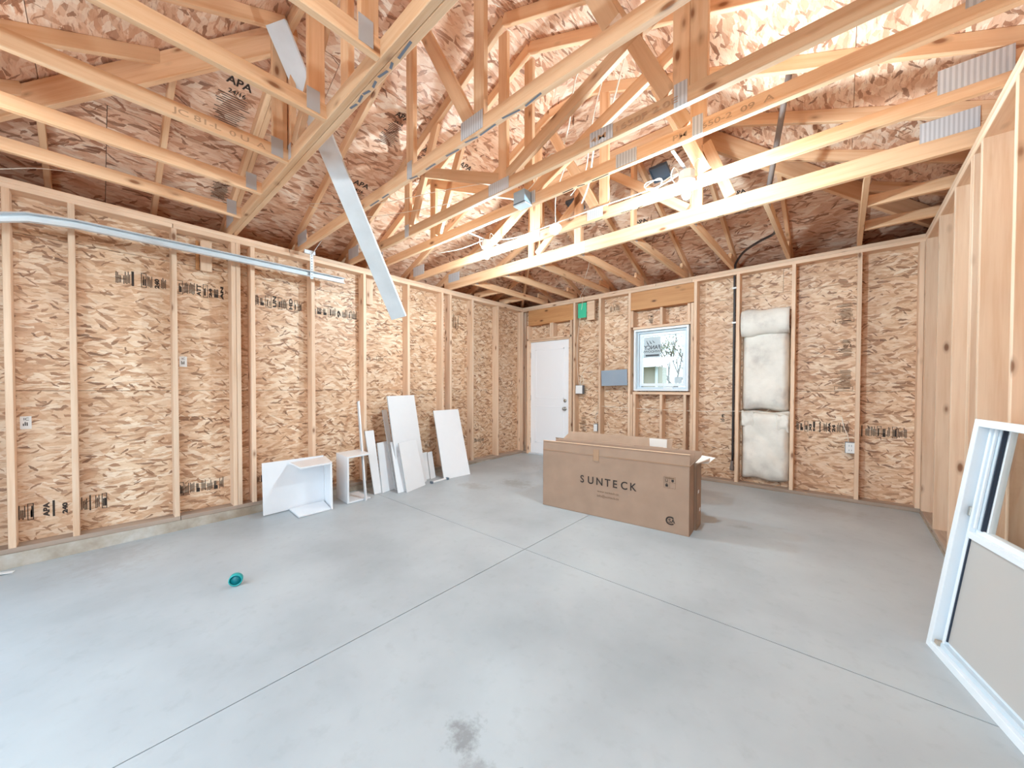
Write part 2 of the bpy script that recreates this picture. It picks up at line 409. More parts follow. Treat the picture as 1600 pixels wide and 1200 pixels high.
def text(name, s, size, origin, xdir, ydir, mat, parent=None, align='LEFT', bold=0, sx=1.0, spacing=None):
    me = text_mesh(s, size, align, bold)
    if not me.materials: me.materials.append(mat)
    elif me.materials[0] != mat: me = me.copy(); me.materials.clear(); me.materials.append(mat)
    o = link(bpy.data.objects.new(name, me), parent)
    x = Vector(xdir).normalized(); y = Vector(ydir).normalized(); z = x.cross(y)
    mm = Matrix((x * sx, y, z)).transposed().to_4x4(); mm.translation = Vector(origin) - (ploc(parent) if parent else Vector((0, 0, 0)))
    o.matrix_local = mm
    if len(s) > 1: o['kind'] = 'stuff'
    return o
def fz(y): return .018 * y
def clip(poly, a, b, c):
    """keep a*x+b*y<=c"""
    out = []
    for i in range(len(poly)):
        p, q = poly[i], poly[(i + 1) % len(poly)]
        dp, dq = a * p[0] + b * p[1] - c, a * q[0] + b * q[1] - c
        if dp <= 0: out.append(p)
        if (dp < 0 < dq) or (dq < 0 < dp):
            t = dp / (dp - dq); out.append((p[0] + t * (q[0] - p[0]), p[1] + t * (q[1] - p[1])))
    return out

# ------------------------------------------------------------------ floor: four slabs with saw-cut joints
floor = struct('floor')
JY, JX, g = -3.357, 2.87, .003
for (x0, x1) in ((-.02, JX - g), (JX + g, W + .02)):
    for (y0, y1) in ((-LF - .05, JY - g), (JY + g, .02)):
        vs = [(x, y, fz(y) + dz) for dz in (-.1, 0) for x, y in ((x0, y0), (x1, y0), (x1, y1), (x0, y1))]
        mesh('concrete_slab', vs, BOXF, M['concrete'], floor)
mesh('joint_bed', [(x, y, fz(y) + dz) for dz in (-.12, -.02) for x, y in ((.1, -LF), (W - .1, -LF), (W - .1, -.02), (.1, -.02))], BOXF, M['joint'], floor)

# ------------------------------------------------------------------ walls
SD, ST = .14, .038
def stamp(parent, o, xd, yd, cells, hgt, step, mat=None, width=None):
    """row of grade-mark cells printed on a panel: frames, APA, ratings, fine lines"""
    mat = mat or M['ink']; o = Vector(o); x = Vector(xd).normalized(); y = Vector(yd).normalized()
    n = x.cross(y) * .0012; vs, fs = [], []
    def quad(a, b, c, d):
        k = len(vs)
        for (u, v) in ((a, b), (c, b), (c, d), (a, d)): vs.append(o + x * u + y * v + n)
        fs.append((k, k + 1, k + 2, k + 3))
    u = 0
    seq = list(cells)
    if width: seq = seq * 12
    for c in seq:
        if width and u > width - step: break
        w = step * random.uniform(.75, 1.25)
        if c == 'f':       # frame
            l = .0045
            quad(u, 0, u + w, l); quad(u, hgt - l, u + w, hgt); quad(u, 0, u + l, hgt); quad(u + w - l, 0, u + w, hgt)
            for _ in range(3):
                a = u + w * random.uniform(.2, .7); quad(a, hgt * .15, a + .007, hgt * random.uniform(.5, .85))
        elif c == 'l':     # lines of fine print
            k = 0
            while k * .009 < w - .006:
                b0 = hgt * random.uniform(.05, .2); quad(u + k * .009, b0, u + k * .009 + .0052, hgt * random.uniform(.6, .97)); k += 1
        elif c == 'b':     # solid bar
            quad(u, 0, u + w * .3, hgt)
        elif c == ' ': pass
        else:
            s = w * .9
            text('printed_mark', c, s, o + x * (u + s * .85) + n + y * hgt * .08, y, -x, mat, parent, 'LEFT', .0022, hgt / (s * .62 * len(c)) * .82)
        u += w + .006
    if vs: mesh('printed_mark', vs, fs, mat, parent)['kind'] = 'stuff'
def cladding(parent, axis, pos, sgn, u0, u1, holes, joints, zt=2.795):
    """4x8 strand-board sheets laid lengthwise on a wall; holes=(u0,u1,z0,z1)"""
    rows = [(-.03, 1.219), (1.222, 2.44), (2.443, zt)]
    for ri, (z0, z1) in enumerate(rows):
        cuts = [u0] + [j for j in joints[ri % 2] if u0 < j < u1] + [u1]
        for a, b in zip(cuts[:-1], cuts[1:]):
            rects = [(a + .0015, b - .0015, z0, z1)]
            for h in holes:
                nr = []
                for (p, q, r, s) in rects:
                    if q <= h[0] or p >= h[1] or s <= h[2] or r >= h[3]: nr.append((p, q, r, s)); continue
                    if r < h[2]: nr.append((p, q, r, h[2]))
                    if s > h[3]: nr.append((p, q, h[3], s))
                    m0, m1 = max(r, h[2]), min(s, h[3])
                    if p < h[0]: nr.append((p, h[0], m0, m1))
                    if q > h[1]: nr.append((h[1], q, m0, m1))
                rects = nr
            for (p, q, r, s) in rects:
                if q - p < .02 or s - r < .02: continue
                if axis == 'x':   # wall in the plane x=pos, runs along y
                    pts = [(pos, p, r), (pos, q, r), (pos, q, s), (pos, p, s)]; nn = (1, 0, 0)
                else: pts = [(p, pos, r), (q, pos, r), (q, pos, s), (p, pos, s)]; nn = (0, -1, 0)
                nn = Vector(nn)
                if axis == 'x': o = poly_slab('osb_panel', [Vector(v) + Vector((-.011 if sgn > 0 else 0, 0, 0)) for v in pts], .011, M['osb'], parent, Vector((1, 0, 0)))
                else: o = poly_slab('osb_panel', [Vector(v) + Vector((0, .011 if sgn > 0 else 0, 0)) for v in pts], .011, M['osb'], parent, Vector((0, -1, 0)))
# left wall
wl_ = struct('wall_left')
cladding(wl_, 'x', 0, 1, -LF, 0, [], ([-5.16, -2.72, -.28], [-3.94, -1.5]))
LS = [-6.09, -5.776, -5.161, -4.712, -4.672, -4.546, -3.951, -3.32, -2.666, -2.065, -1.90, -1.43, -.82, -.12, -.021, -6.5]
for y in LS: bar('stud', (SD / 2, y, .038), (SD / 2, y, 2.724), SD, ST, M['stud'], wl_, up=(1, 0, 0))
for (a, b, z) in ((-LF, -5.17, 2.743), (-5.165, -1.45, 2.743), (-1.445, 0, 2.743), (-LF, -4.2, 2.781), (-4.195, 0, 2.781)):
    bar('top_plate', (SD / 2, a, z), (SD / 2, b, z), ST, SD, M['stud'], wl_)
for (a, b) in ((-LF, -5.14), (-5.135, -1.7), (-1.695, 0)): bar('sill_plate', (SD / 2, a, .019), (SD / 2, b, .019), ST, SD, M['sill'], wl_)
for (y, z0, z1, xx) in ((-4.915, 2.40, 2.69, .05), (-3.215, 2.36, 2.69, .05)):
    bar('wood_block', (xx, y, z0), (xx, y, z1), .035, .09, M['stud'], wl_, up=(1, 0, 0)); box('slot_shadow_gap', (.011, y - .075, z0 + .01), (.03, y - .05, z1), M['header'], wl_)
mesh('concrete_kerb', [(-.03, -LF, -.25), (.152, -LF, -.25), (.152, .0, -.25), (-.03, .0, -.25), (-.03, -LF, 0), (.146, -LF, 0), (.146, .0, 0), (-.03, .0, 0)], BOXF, M['kerb'], wl_)
box('house_wrap', (-.016, -LF, -.03), (-.012, 0, 2.795), M['wrap'], wl_)
YD, ZD = (0, 1, 0), (0, 0, 1)
stamp(wl_, (0, -5.53, 2.16), YD, ZD, ['l', 'l', 'b', 'f', 'l', '240', 'l', 'APA'], .13, .045, None, .34)
stamp(wl_, (0, -5.135, 2.15), YD, ZD, ['f', 'l', 'l', 'ATT', 'f', '24', 'E', 'AN'], .13, .042, None, .40)
stamp(wl_, (0, -4.50, 2.14), YD, ZD, ['l', 'F', 'f', 'UN', 'f', 'l', 'HD', 'f', 'l', 'B'], .13, .05, None, .52)
stamp(wl_, (0, -3.92, 2.13), YD, ZD, ['l', 'E', 'F', 'f', 'l', '9', 'l', 'f', 'l', 'l'], .13, .055, None, .56)
stamp(wl_, (0, -6.07, .2), YD, ZD, ['l', 'f', ' ', 'APA', 'b', '240', 'l'], .13, .038, None, .27)
stamp(wl_, (0, -5.75, .2), YD, ZD, ['l', 'b', 'l', 'f'], .13, .032, None, .16)
stamp(wl_, (0, -5.13, .2), YD, ZD, ['f', 'l', 'l', 'F', 'l', 'l', 'F', 'l', 'l'], .13, .038, None, .38)
stamp(wl_, (0, -4.51, .2), YD, ZD, ['l', 'F', 'f'], .11, .04)
stamp(wl_, (0, -3.3, 1.62), YD, ZD, ['l', 'F', 'l', ' ', 'f', 'l'], .07, .05, M['faintink'])
stamp(wl_, (0, -2.02 + .6, .3), YD, ZD, ['l', 'F', 'f', 'l', 'l', 'f', 'l'], .08, .05)
stamp(wl_, (0, -2.3, .33), YD, ZD, ['f', 'f'], .1, .05, M['faintink'])
stamp(wl_, (0, -1.8, 2.2), YD, ZD, ['l', 'l', 'F', 'l'], .3, .04, M['faintink'])
for (y, z) in ((-6.027, .97), (-5.09, 1.50)):
    o = box('price_sticker', (.0005, y - .028, z - .05), (.0015, y + .028, z + .05), M['plastic'], wl_)
    stamp(wl_, (.0016, y - .014, z - .03), YD, ZD, ['l'], .04, .028); 
    text('printed_mark', 'IC', .03, (.003, y - .012, z + .018), YD, ZD, M['ink'], wl_)
# back wall
wb = struct('wall_back')
cladding(wb, 'y', 0, 1, 0, W, [(.27, 1.20, -.03, 2.15), (2.36, 3.17, 1.2195, 2.15)], ([1.79, 4.22], [.6, 3.0, 5.4]))
for x in (.05, 1.30, 1.79, 2.30, 3.25, 3.761, 4.335, 4.908, 5.365): bar('stud', (x, -SD / 2, .038), (x, -SD / 2, 2.724), SD, ST, M['stud'], wb, up=(0, 1, 0))
for x, z0, z1 in ((.262, .0, 2.44), (1.235, .0, 2.44), (2.34, .038, 1.16), (2.34, 2.19, 2.44), (3.12, .038, 1.16), (3.21, .038, 2.44), (2.385, .038, 1.16), (2.79, .038, 1.16), (2.785, 2.19, 2.44), (3.165, 2.19, 2.44), (.84, 2.19, 2.44), (.80, 2.19, 2.44)):
    bar('short_stud', (x, -SD / 2, z0), (x, -SD / 2, z1), SD, ST, M['stud'], wb, up=(0, 1, 0))
box('door_header', (.28, -.135, 2.44), (1.275, -.02, 2.722), M['header'], wb, .003)
box('window_header', (2.32, -.135, 2.45), (3.23, -.02, 2.722), M['header'], wb, .003)
bar('head_board', (2.36, -SD / 2, 2.17), (3.19, -SD / 2, 2.17), ST, SD, M['stud'], wb)
bar('sill_board', (2.36, -SD / 2, 1.18), (3.19, -SD / 2, 1.18), ST, SD, M['stud'], wb)
bar('head_board', (.24, -SD / 2, 2.17), (1.26, -SD / 2, 2.17), ST, SD, M['stud'], wb)
for (a, b, z) in ((0, 3.2, 2.743), (3.204, W, 2.743), (0.14, 2.7, 2.781), (2.704, W - .14, 2.781)):
    bar('top_plate', (a, -SD / 2, z), (b, -SD / 2, z), ST, SD, M['stud'], wb)
bar('sill_plate', (0, -SD / 2, .019), (.24, -SD / 2, .019), ST, SD, M['sill'], wb)
bar('sill_plate', (1.255, -SD / 2, .019), (W, -SD / 2, .019), ST, SD, M['sill'], wb)
mesh('concrete_kerb', [(1.255, -.148, -.2), (W, -.148, -.2), (W, .03, -.2), (1.255, .03, -.2), (1.255, -.144, 0), (W, -.144, 0), (W, .03, 0), (1.255, .03, 0)], BOXF, M['kerb'], wb)
box('wood_block', (1.54, -.12, 2.40), (1.68, -.082, 2.715), M['stud'], wb)
tg = box('green_tag', (1.372, -.13, 2.45), (1.535, -.127, 2.70), M['green'], wb); tg['label'] = 'green tag'
for (x0, x1, z0, z1) in ((0, .27, -.03, 2.795), (.27, 1.2, 2.15, 2.795), (1.2, 2.36, -.03, 2.795), (2.36, 3.17, -.03, 1.205), (2.36, 3.17, 2.15, 2.795), (3.17, W, -.03, 2.795)):
    box('house_wrap', (x0, .012, z0), (x1, .016, z1), M['wrap'], wb)
XD = (1, 0, 0)
stamp(wb, (4.37, 0, .74), XD, ZD, ['l', 'F', 'f', 'XI', 'NE', ' ', 'b', 'l', 'APA', '24', 'l', 'l'], .125, .032, None, .48)
stamp(wb, (4.945, 0, .72), XD, ZD, ['b', 'l', 'l', 'f', 'E', 'l', 'f', 'l', 'l'], .125, .036, None, .37)
for z in (2.0, 1.23):
    stamp(wb, (4.87, 0, z), ZD, (-1, 0, 0), ['f', 'l', 'l', 'l'], .16, .05, M['faintink'])
stamp(wb, (4.87, 0, 1.62), ZD, (-1, 0, 0), ['l', 'l', '1/2', 'l'], .14, .05, M['faintink'])
stamp(wb, (3.6, 0, .80), ZD, (-1, 0, 0), ['l', '3'], .06, .05)
stamp(wb, (1.47, 0, .5), ZD, (-1, 0, 0), ['l', 'l', 'f', 'l', 'l'], .12, .05, M['faintink'])
stamp(wb, (2.62, 0, 2.25), ZD, (-1, 0, 0), ['l', 'f'], .08, .05, M['ink'])
stamp(wb, (1.9, 0, 2.5), XD, ZD, ['l', 'f', 'l'], .13, .06, M['faintink'])
# right wall
wr = struct('wall_right')
cladding(wr, 'x', W, -1, -LF, 0, [], ([-5.16, -2.72, -.28], [-3.94, -1.5]))
for y in (-.165, -.205, -.842, -1.442, -1.915, -1.953, -2.15, -2.75, -3.36, -3.97, -4.58, -5.19, -5.80, -6.41):
    bar('stud', (W - SD / 2, y, .038), (W - SD / 2, y, 2.724), SD, ST, M['stud'], wr, up=(1, 0, 0))
for (a, b, z) in ((-LF, -3.0, 2.743), (-2.996, -.14, 2.743), (-LF, -2.0, 2.781), (-1.996, 0, 2.781)):
    bar('top_plate', (W - SD / 2, a, z), (W - SD / 2, b, z), ST, SD, M['stud'], wr)
bar('sill_plate', (W - SD / 2, -LF, .019), (W - SD / 2, -.14, .019), ST, SD, M['sill'], wr)
mesh('concrete_kerb', [(W - .152, -LF, -.25), (W + .03, -LF, -.25), (W + .03, .0, -.25), (W - .152, .0, -.25), (W - .146, -LF, 0), (W + .03, -LF, 0), (W + .03, .0, 0), (W - .146, .0, 0)], BOXF, M['kerb'], wr)
box('house_wrap', (W + .012, -LF, -.03), (W + .016, 0, 2.795), M['wrap'], wr)
# front wall with the open garage doorway (behind the camera)
wf = struct('wall_front')
for (a, b, z0, z1) in ((0, .42, -.15, 2.8), (5.12, W, -.15, 2.8), (.42, 5.12, 2.25, 2.8)):
    box('osb_panel', (a, -LF, z0), (b, -LF + .011, z1), M['osb'], wf)
bar('top_plate', (0, -LF + .08, 2.743), (W, -LF + .08, 2.743), ST, SD, M['stud'], wf)
bar('top_plate', (0, -LF + .08, 2.781), (W, -LF + .08, 2.781), ST, SD, M['stud'], wf)
bar('door_header', (.38, -LF + .09, 2.35), (5.16, -LF + .09, 2.35), .24, .1, M['header'], wf)
for x in (.30, .35, .40, 5.14, 5.19): bar('stud', (x, -LF + .09, 0), (x, -LF + .09, 2.724), SD, ST, M['stud'], wf, up=(0, 1, 0))

# ------------------------------------------------------------------ roof deck (the ceiling seen from inside)
ceil = struct('ceiling')
OV = .42
def roof_plane(fn, region, n, u0, u1, smax):
    """fn(u,s)->3D; s measured horizontally from the wall line; region: list of half planes in (u,s)"""
    k = math.sqrt(1 + PITCH ** 2); row = 0; s = -OV
    while s < smax:
        s1 = s + 1.219 / k; off = (row % 2) * 1.22; u = u0 - off - 1.0
        while u < u1:
            poly = [(u + .0018, s + .0018), (u + 2.438, s + .0018), (u + 2.438, s1 - .0018), (u + .0018, s1 - .0018)]
            for h in region:
                poly = clip(poly, *h)
                if len(poly) < 3: break
            if len(poly) >= 3:
                ar = abs(sum(poly[i][0] * poly[(i + 1) % len(poly)][1] - poly[(i + 1) % len(poly)][0] * poly[i][1] for i in range(len(poly)))) / 2
                if ar > .01:
                    pp = []
                    for q in poly:
                        if not pp or (abs(q[0] - pp[-1][0]) + abs(q[1] - pp[-1][1])) > 1e-4: pp.append(q)
                    # first edge is along the eaves so that local X follows the sheet
                    P = [Vector(fn(a, b)) for a, b in pp]
                    O = Vector(fn(u, s)); X = (Vector(fn(u + 1, s)) - O).normalized(); Nn = Vector(n).normalized(); Y = Nn.cross(X)
                    loc = [((p - O).dot(X), (p - O).dot(Y)) for p in P]; kk = len(loc)
                    vs = [(a, b, 0) for a, b in loc] + [(a, b, .011) for a, b in loc]
                    fs = [tuple(range(kk - 1, -1, -1)), tuple(range(kk, 2 * kk))] + [(i, (i + 1) % kk, kk + (i + 1) % kk, kk + i) for i in range(kk)]
                    o = mesh('roof_panel', vs, fs, M['osb_roof'], ceil)
                    mm = Matrix((X, Y, Nn)).transposed().to_4x4(); mm.translation = O; o.matrix_local = mm
                    bm = bmesh.new(); bm.from_mesh(o.data); bmesh.ops.recalc_face_normals(bm, faces=bm.faces); bm.to_mesh(o.data); bm.free()
            u += 2.44
        s = s1; row += 1
hp = .001
# left slope: u=y, s=x ; hip limits s<=-u and s<=u+LF
roof_plane(lambda u, s: (s, u, RZ + PITCH * s), [(1, 1, -hp), (-1, 1, LF - hp), (0, 1, W / 2 - hp)], (-PITCH, 0, 1), -LF - OV, OV, W / 2)
roof_plane(lambda u, s: (W - s, u, RZ + PITCH * s), [(1, 1, -hp), (-1, 1, LF - hp), (0, 1, W / 2 - hp)], (PITCH, 0, 1), -LF - OV, OV, W / 2)
roof_plane(lambda u, s: (u, -s, RZ + PITCH * s), [(-1, 1, -hp), (1, 1, W - hp)], (0, PITCH, 1), -OV, W + OV, W / 2)
roof_plane(lambda u, s: (u, -LF + s, RZ + PITCH * s), [(-1, 1, -hp), (1, 1, W - hp)], (0, -PITCH, 1), -OV, W + OV, W / 2)
def rp_(x, y, dz): 
    d = min(x, W - x, -y, y + LF); return (x, y, RZ + PITCH * d + dz)
cs = [rp_(-OV, OV, .03), rp_(W + OV, OV, .03), rp_(W + OV, -LF - OV, .03), rp_(-OV, -LF - OV, .03), rp_(W / 2, -W / 2, .03), rp_(W / 2, -LF + W / 2, .03)]
mesh('roof_skin', cs, [(0, 4, 1), (1, 4, 5, 2), (2, 5, 3), (3, 5, 4, 0)], M['wrap'], ceil)
ez = RZ - PITCH * OV
for (lo, hi) in (((-OV - .03, -LF - OV, ez - .14), (-OV, OV, ez + .04)), ((W + OV, -LF - OV, ez - .14), (W + OV + .03, OV, ez + .04)),
                 ((-OV, OV, ez - .14), (W + OV, OV + .03, ez + .04)), ((-OV, -LF - OV - .03, ez - .14), (W + OV, -LF - OV, ez + .04))):
    box('fascia_board', lo, hi, M['osb_roof'], ceil)
for (lo, hi) in (((-OV, -LF - OV, ez - .14), (-.017, OV, ez - .13)), ((W + .017, -LF - OV, ez - .14), (W + OV, OV, ez - .13)),
                 ((-.017, .017, ez - .14), (W + .017, OV, ez - .13)), ((-.017, -LF - OV, ez - .14), (W + .017, -LF - .001, ez - .13))):
    box('soffit_board', lo, hi, M['osb_roof'], ceil)
def roof_stamp(x, y, side, s=1.0):
    """grade mark on the underside of the left (L) or back (B) slope"""
    k = math.sqrt(1 + PITCH ** 2)
    if side == 'L': o = Vector((x, y, RZ + PITCH * x)); up = Vector((1, 0, PITCH)) / k; xd = Vector((0, 1, 0))
    else: o = Vector((x, y, RZ - PITCH * y)); up = Vector((0, -1, PITCH)) / k; xd = Vector((1, 0, 0))
    n = Vector((PITCH, 0, -1)) / k if side == 'L' else Vector((0, -PITCH, -1)) / k
    o = o + n * .002
    text('printed_mark', 'APA', .085 * s, o, xd, up, M['ink'], ceil, 'CENTER', .002)
    text('printed_mark', '24/16', .05 * s, o - up * .075 * s, xd, up, M['ink'], ceil, 'CENTER', .001)
    vs, fs = [], []
    for i in range(15):
        w = random.uniform(.07, .12) * s; b = -.1 * s - i * .019 * s; kx = len(vs)
        for (u, v) in ((-w, b), (w * random.uniform(.4, 1), b), (w * random.uniform(.4, 1), b + .006), (-w, b + .006)): vs.append(o + xd * u + up * v)
        fs.append((kx, kx + 1, kx + 2, kx + 3))
    mesh('printed_mark', vs, fs, M['ink'], ceil)['kind'] = 'stuff'
roof_stamp(1.28, -4.9, 'L'); roof_stamp(.42, -4.83, 'L', .7); roof_stamp(.9, -3.75, 'L'); roof_stamp(1.7, -3.75, 'L', .8)
roof_stamp(1.55, -3.35, 'L', .8); roof_stamp(2.8, -.9, 'B'); roof_stamp(3.9, -.9, 'B', .8); roof_stamp(1.6, -2.9, 'L')
for (yy) in (-1.57,):
    for cx in (3.25, 2.16):
        k = math.sqrt(1 + PITCH ** 2)
        v = thing('roof_vent', 'dark blue-grey square roof vent opening %s' % ('beside the right bulb' if cx > 3 else 'behind the hanging white cord lampholder'), 'vent', (cx, -1.48, RZ + PITCH * 1.48), 'roof vents')
        up = Vector((0, -1, PITCH)) / k; n = Vector((0, -PITCH, -1)) / k; o = v.location
        for (du, dv, a, b) in ((-.09, 0, .008, .19), (.09, 0, .008, .19), (0, -.09, .18, .008), (0, .09, .18, .008)):
            pts = [Vector(o) + Vector((du + sx * a / 2, 0, 0)) + up * (dv + sy * b / 2) - n * .0 for sx, sy in ((-1, -1), (1, -1), (1, 1), (-1, 1))]
            poly_slab('vent_rim', pts, .04, M['vent'], v, n)
        pts = [Vector(o) + Vector((sx * .088, 0, 0)) + up * (sy * .088) for sx, sy in ((-1, -1), (1, -1), (1, 1), (-1, 1))]
        poly_slab('vent_throat', pts, .012, M['vent'], v, n)

# ------------------------------------------------------------------ roof trusses
T4, T6, TK = .089, .14, .038
KP = math.sqrt(1 + PITCH ** 2)
tf = T4 * KP / 2                      # vertical half depth of a sloping chord
def gus(parent, axis, c, plane, z, w, h, rot=0):
    if axis == 'y': o = box('gusset_plate', (c - w / 2, plane - .003, z - h / 2), (c + w / 2, plane + .001, z + h / 2), M['gusset'], parent)
    else: o = box('gusset_plate', (plane - .001, c - w / 2, z - h / 2), (plane + .003, c + w / 2, z + h / 2), M['gusset'], parent); 
    return o
def main_truss(name, yc, label, webs, plates, depth=T4, flat=None):
    t = thing(name, label, 'roof truss', (0, yc, H), 'roof trusses spanning from left wall to right wall')
    zc = H + depth / 2; mt = M['truss']
    bar('bottom_chord', (0.0, yc, zc), (W, yc, zc), depth, TK, mt, t)
    top = (flat if flat else W / 2)
    for sgn in (0, 1):
        X = (lambda x: x) if sgn == 0 else (lambda x: W - x)
        bar('top_chord', (X(-.36), yc, RZ - PITCH * .36 - tf), (X(top), yc, RZ + PITCH * top - tf), T4, TK, mt, t)
        bar('heel_block', (X(.02), yc, H + depth + .03), (X(.30), yc, H + depth + .05), .07, TK - .002, mt, t)
        o = gus(t, 'y', X(.24), yc - TK / 2, H + depth + .035, .26, .13)
    if flat: bar('flat_top_chord', (flat, yc, RZ + PITCH * flat - .05), (W - flat, yc, RZ + PITCH * flat - .05), T4, TK, mt, t)
    for (x0, z0, x1, z1) in webs: bar('web', (x0, yc, z0), (x1, yc, z1), T4, TK - .001, mt, t, up=(1, 0, .001) if abs(x1 - x0) < abs(z1 - z0) else (0, 0, 1))
    for (x, z, w, h) in plates: gus(t, 'y', x, yc - TK / 2, z, w, h)
    return t
def rt(x): return RZ + PITCH * min(x, W - x) - .09
zb = 2.885
hip2 = 2.53
webA = [(2.37, zb, 2.37, 4.0 - .45), (2.37, 3.5, 2.37, 3.94), (3.11, zb, 3.11, 3.94), (3.03, 2.90, 2.45, 3.90), (3.98, 2.90, 3.60, rt(3.60)), (1.54, 2.90, 1.92, rt(1.92))]
webA = [webA[1 - 1 + 0]] if False else [(2.37, zb, 2.37, 3.96), (3.11, zb, 3.11, 3.96), (3.03, 2.90, 2.45, 3.92), (3.98, 2.90, 3.60, rt(3.60))]
webC = [(2.76, zb, 2.76, 4.02), (2.80, 2.91, 4.09, 3.47), (2.72, 2.91, 1.43, 3.47), (4.10, zb, 4.10, rt(4.10)), (1.42, zb, 1.42, rt(1.42)), (4.03, 2.90, 3.62, rt(3.62)), (1.49, 2.90, 1.90, rt(1.90))]
webE = [(1.77, zb + .05, 1.77, rt(1.77)), (3.75, zb + .05, 3.75, rt(3.75)), (1.86, 2.95, 2.70, 3.62), (3.66, 2.95, 2.82, 3.62), (2.46, zb + .05, 2.46, 3.66), (4.02, 2.95, 3.82, 3.5)]
pA = [(2.37, 2.86, .06, .12), (3.05, 2.87, .20, .11)]
pC = [(2.72, 2.85, .22, .09), (4.10, 2.86, .07, .13), (1.42, 2.86, .07, .12)]
main_truss('roof_truss', -4.080, 'roof truss meeting the left wall beside the hanger strap, blue marks underneath', webA, pA, flat=2.52)
main_truss('roof_truss', -3.495, 'wooden roof truss with king post, third from the front, faint grade print on its chord', webC + [(4.19, zb, 4.19, rt(4.19))], pC + [(3.62, 2.85, .16, .09)])
main_truss('roof_truss', -3.175, 'wooden roof truss with king post carrying the blue-grey junction box', webC, [(2.74, 2.86, .2, .1), (4.10, 2.86, .06, .12), (3.64, 2.85, .15, .09)])
main_truss('roof_truss', -2.550, 'wooden roof truss directly behind the two bare bulbs', [(2.32, zb, 2.32, 3.96), (2.37, zb, 2.37, 3.96), (3.135, zb, 3.135, 3.96), (3.06, 2.90, 2.50, 3.92), (3.98, 2.90, 3.60, rt(3.60)), (1.60, 2.90, 2.30, 3.27)],
           [(3.05, 2.87, .16, .1), (2.36, 2.86, .1, .1)], flat=2.52)
tE = main_truss('girder_truss', -1.905, 'deep wooden girder truss nearest the back wall, its large metal plate left of the window', webE, [(2.45, 2.87, .22, .12), (1.79, 2.87, .13, .10)], depth=T6, flat=1.89)
# front girder: two plies
tG = main_truss('girder_truss', -4.738, 'front double-ply girder truss that the short left trusses hang on, blue scrawl underneath', [(1.90, zb, 1.90, 3.66), (3.62, zb, 3.62, 3.66), (1.98, 2.9, 2.72, 3.62), (3.54, 2.9, 2.80, 3.62), (2.76, zb, 2.76, 3.62)], [(1.90, 2.87, .1, .1)], flat=1.86)
bar('bottom_chord', (0.0, -4.6985, H + T4 / 2), (W, -4.6985, H + T4 / 2), T4, TK, M['truss'], tG)
for sgn in (0, 1):
    X = (lambda x: x) if sgn == 0 else (lambda x: W - x)
    bar('top_chord', (X(-.36), -4.6985, RZ - PITCH * .36 - tf), (X(1.86), -4.6985, RZ + PITCH * 1.86 - tf), T4, TK, M['truss'], tG)
# jack trusses, back (from back wall to girder) and front (from front wall to girder)
names = ['first', 'second', 'third', 'fourth', 'fifth', 'sixth', 'seventh', 'eighth']
def jack(x, y_wall, y_end, sgn, label, group, dy):
    """sgn=+1: wall line at y=0 and rises toward -y; sgn=-1: wall at -LF rises toward +y"""
    t = thing('jack_truss', label, 'roof truss', (x, y_wall, H), group)
    bar('bottom_chord', (x, y_wall, H + T4 / 2), (x, y_end, H + T4 / 2), T4, TK, M['truss'], t)
    L = abs(y_end - y_wall); s = min(L, x, W - x) if min(x, W - x) < L else L
    ye = y_wall - sgn * s
    bar('top_chord', (x, y_wall + sgn * .36, RZ - PITCH * .36 - tf), (x, ye, RZ + PITCH * s - tf), T4, TK, M['truss'], t)
    if s > 1.5: bar('web', (x, y_end + sgn * .05, zb - .08), (x, y_end + sgn * .05, RZ + PITCH * (L - .05) - .09), T4, TK - .002, M['truss'], t, up=(0, 1, 0))
    bar('heel_block', (x, y_wall, H + T4 + .03), (x, y_wall - sgn * .28, H + T4 + .05), .07, TK - .004, M['truss'], t)
    gus(t, 'x', y_end + sgn * .07, x + TK / 2, H + .075, .07, .12)
    return t
BX = [.62, 1.25, 1.87, 2.45, 3.10, 3.69, 4.28, 4.90]
for i, x in enumerate(BX):
    jack(x, 0, -1.885, 1, 'short roof truss on the back wall, %s from the left of eight' % names[i], 'jack trusses along the back wall', 0)
FX = [.639, 1.265, 1.887, 2.51, 3.12, 3.71, 4.30, 4.92]
for i, x in enumerate(FX):
    jack(x, -LF, -4.757, -1, 'short roof truss on the camera side of the front girder, %s from left' % names[i], 'jack trusses on the camera side', 0)
# hip rafters and the short corner rafters that meet them
def hip_rafter(p0, d, L, label):
    p0 = Vector(p0); t = thing('hip_rafter', label, 'rafter', tuple(p0), 'hip rafters in the corners')
    a = Vector((p0.x, p0.y, RZ - .115)); b = a + Vector((d[0] * L, d[1] * L, PITCH * L))
    bar('rafter_board', a - Vector((d[0] * .3, d[1] * .3, PITCH * .3)), b, .184, TK, M['truss'], t); return t
hip_rafter((0, -LF, 0 + RZ), (1, 1), 1.83, 'deep diagonal hip rafter above the left front corner')
hip_rafter((W, -LF, RZ), (-1, 1), 1.83, 'deep diagonal hip rafter above the right front corner, nearest the camera')
hip_rafter((0, 0, RZ), (1, -1), 1.86, 'deep diagonal hip rafter above the left back corner')
hip_rafter((W, 0, RZ), (-1, -1), 1.86, 'deep diagonal hip rafter above the right back corner')
def side_rafter(y, side, run, label, chord=None):
    X = (lambda x: x) if side == 0 else (lambda x: W - x)
    t = thing('side_rafter', label, 'rafter', (X(0), y, H), 'short side rafters in the corners')
    bar('top_chord', (X(-.36), y, RZ - PITCH * .36 - tf), (X(run), y, RZ + PITCH * run - tf), T4, TK, M['truss'], t)
    if chord: bar('bottom_chord', (X(0), y, H + T4 / 2), (X(chord), y, H + T4 / 2), T4, TK, M['truss'], t)
    return t
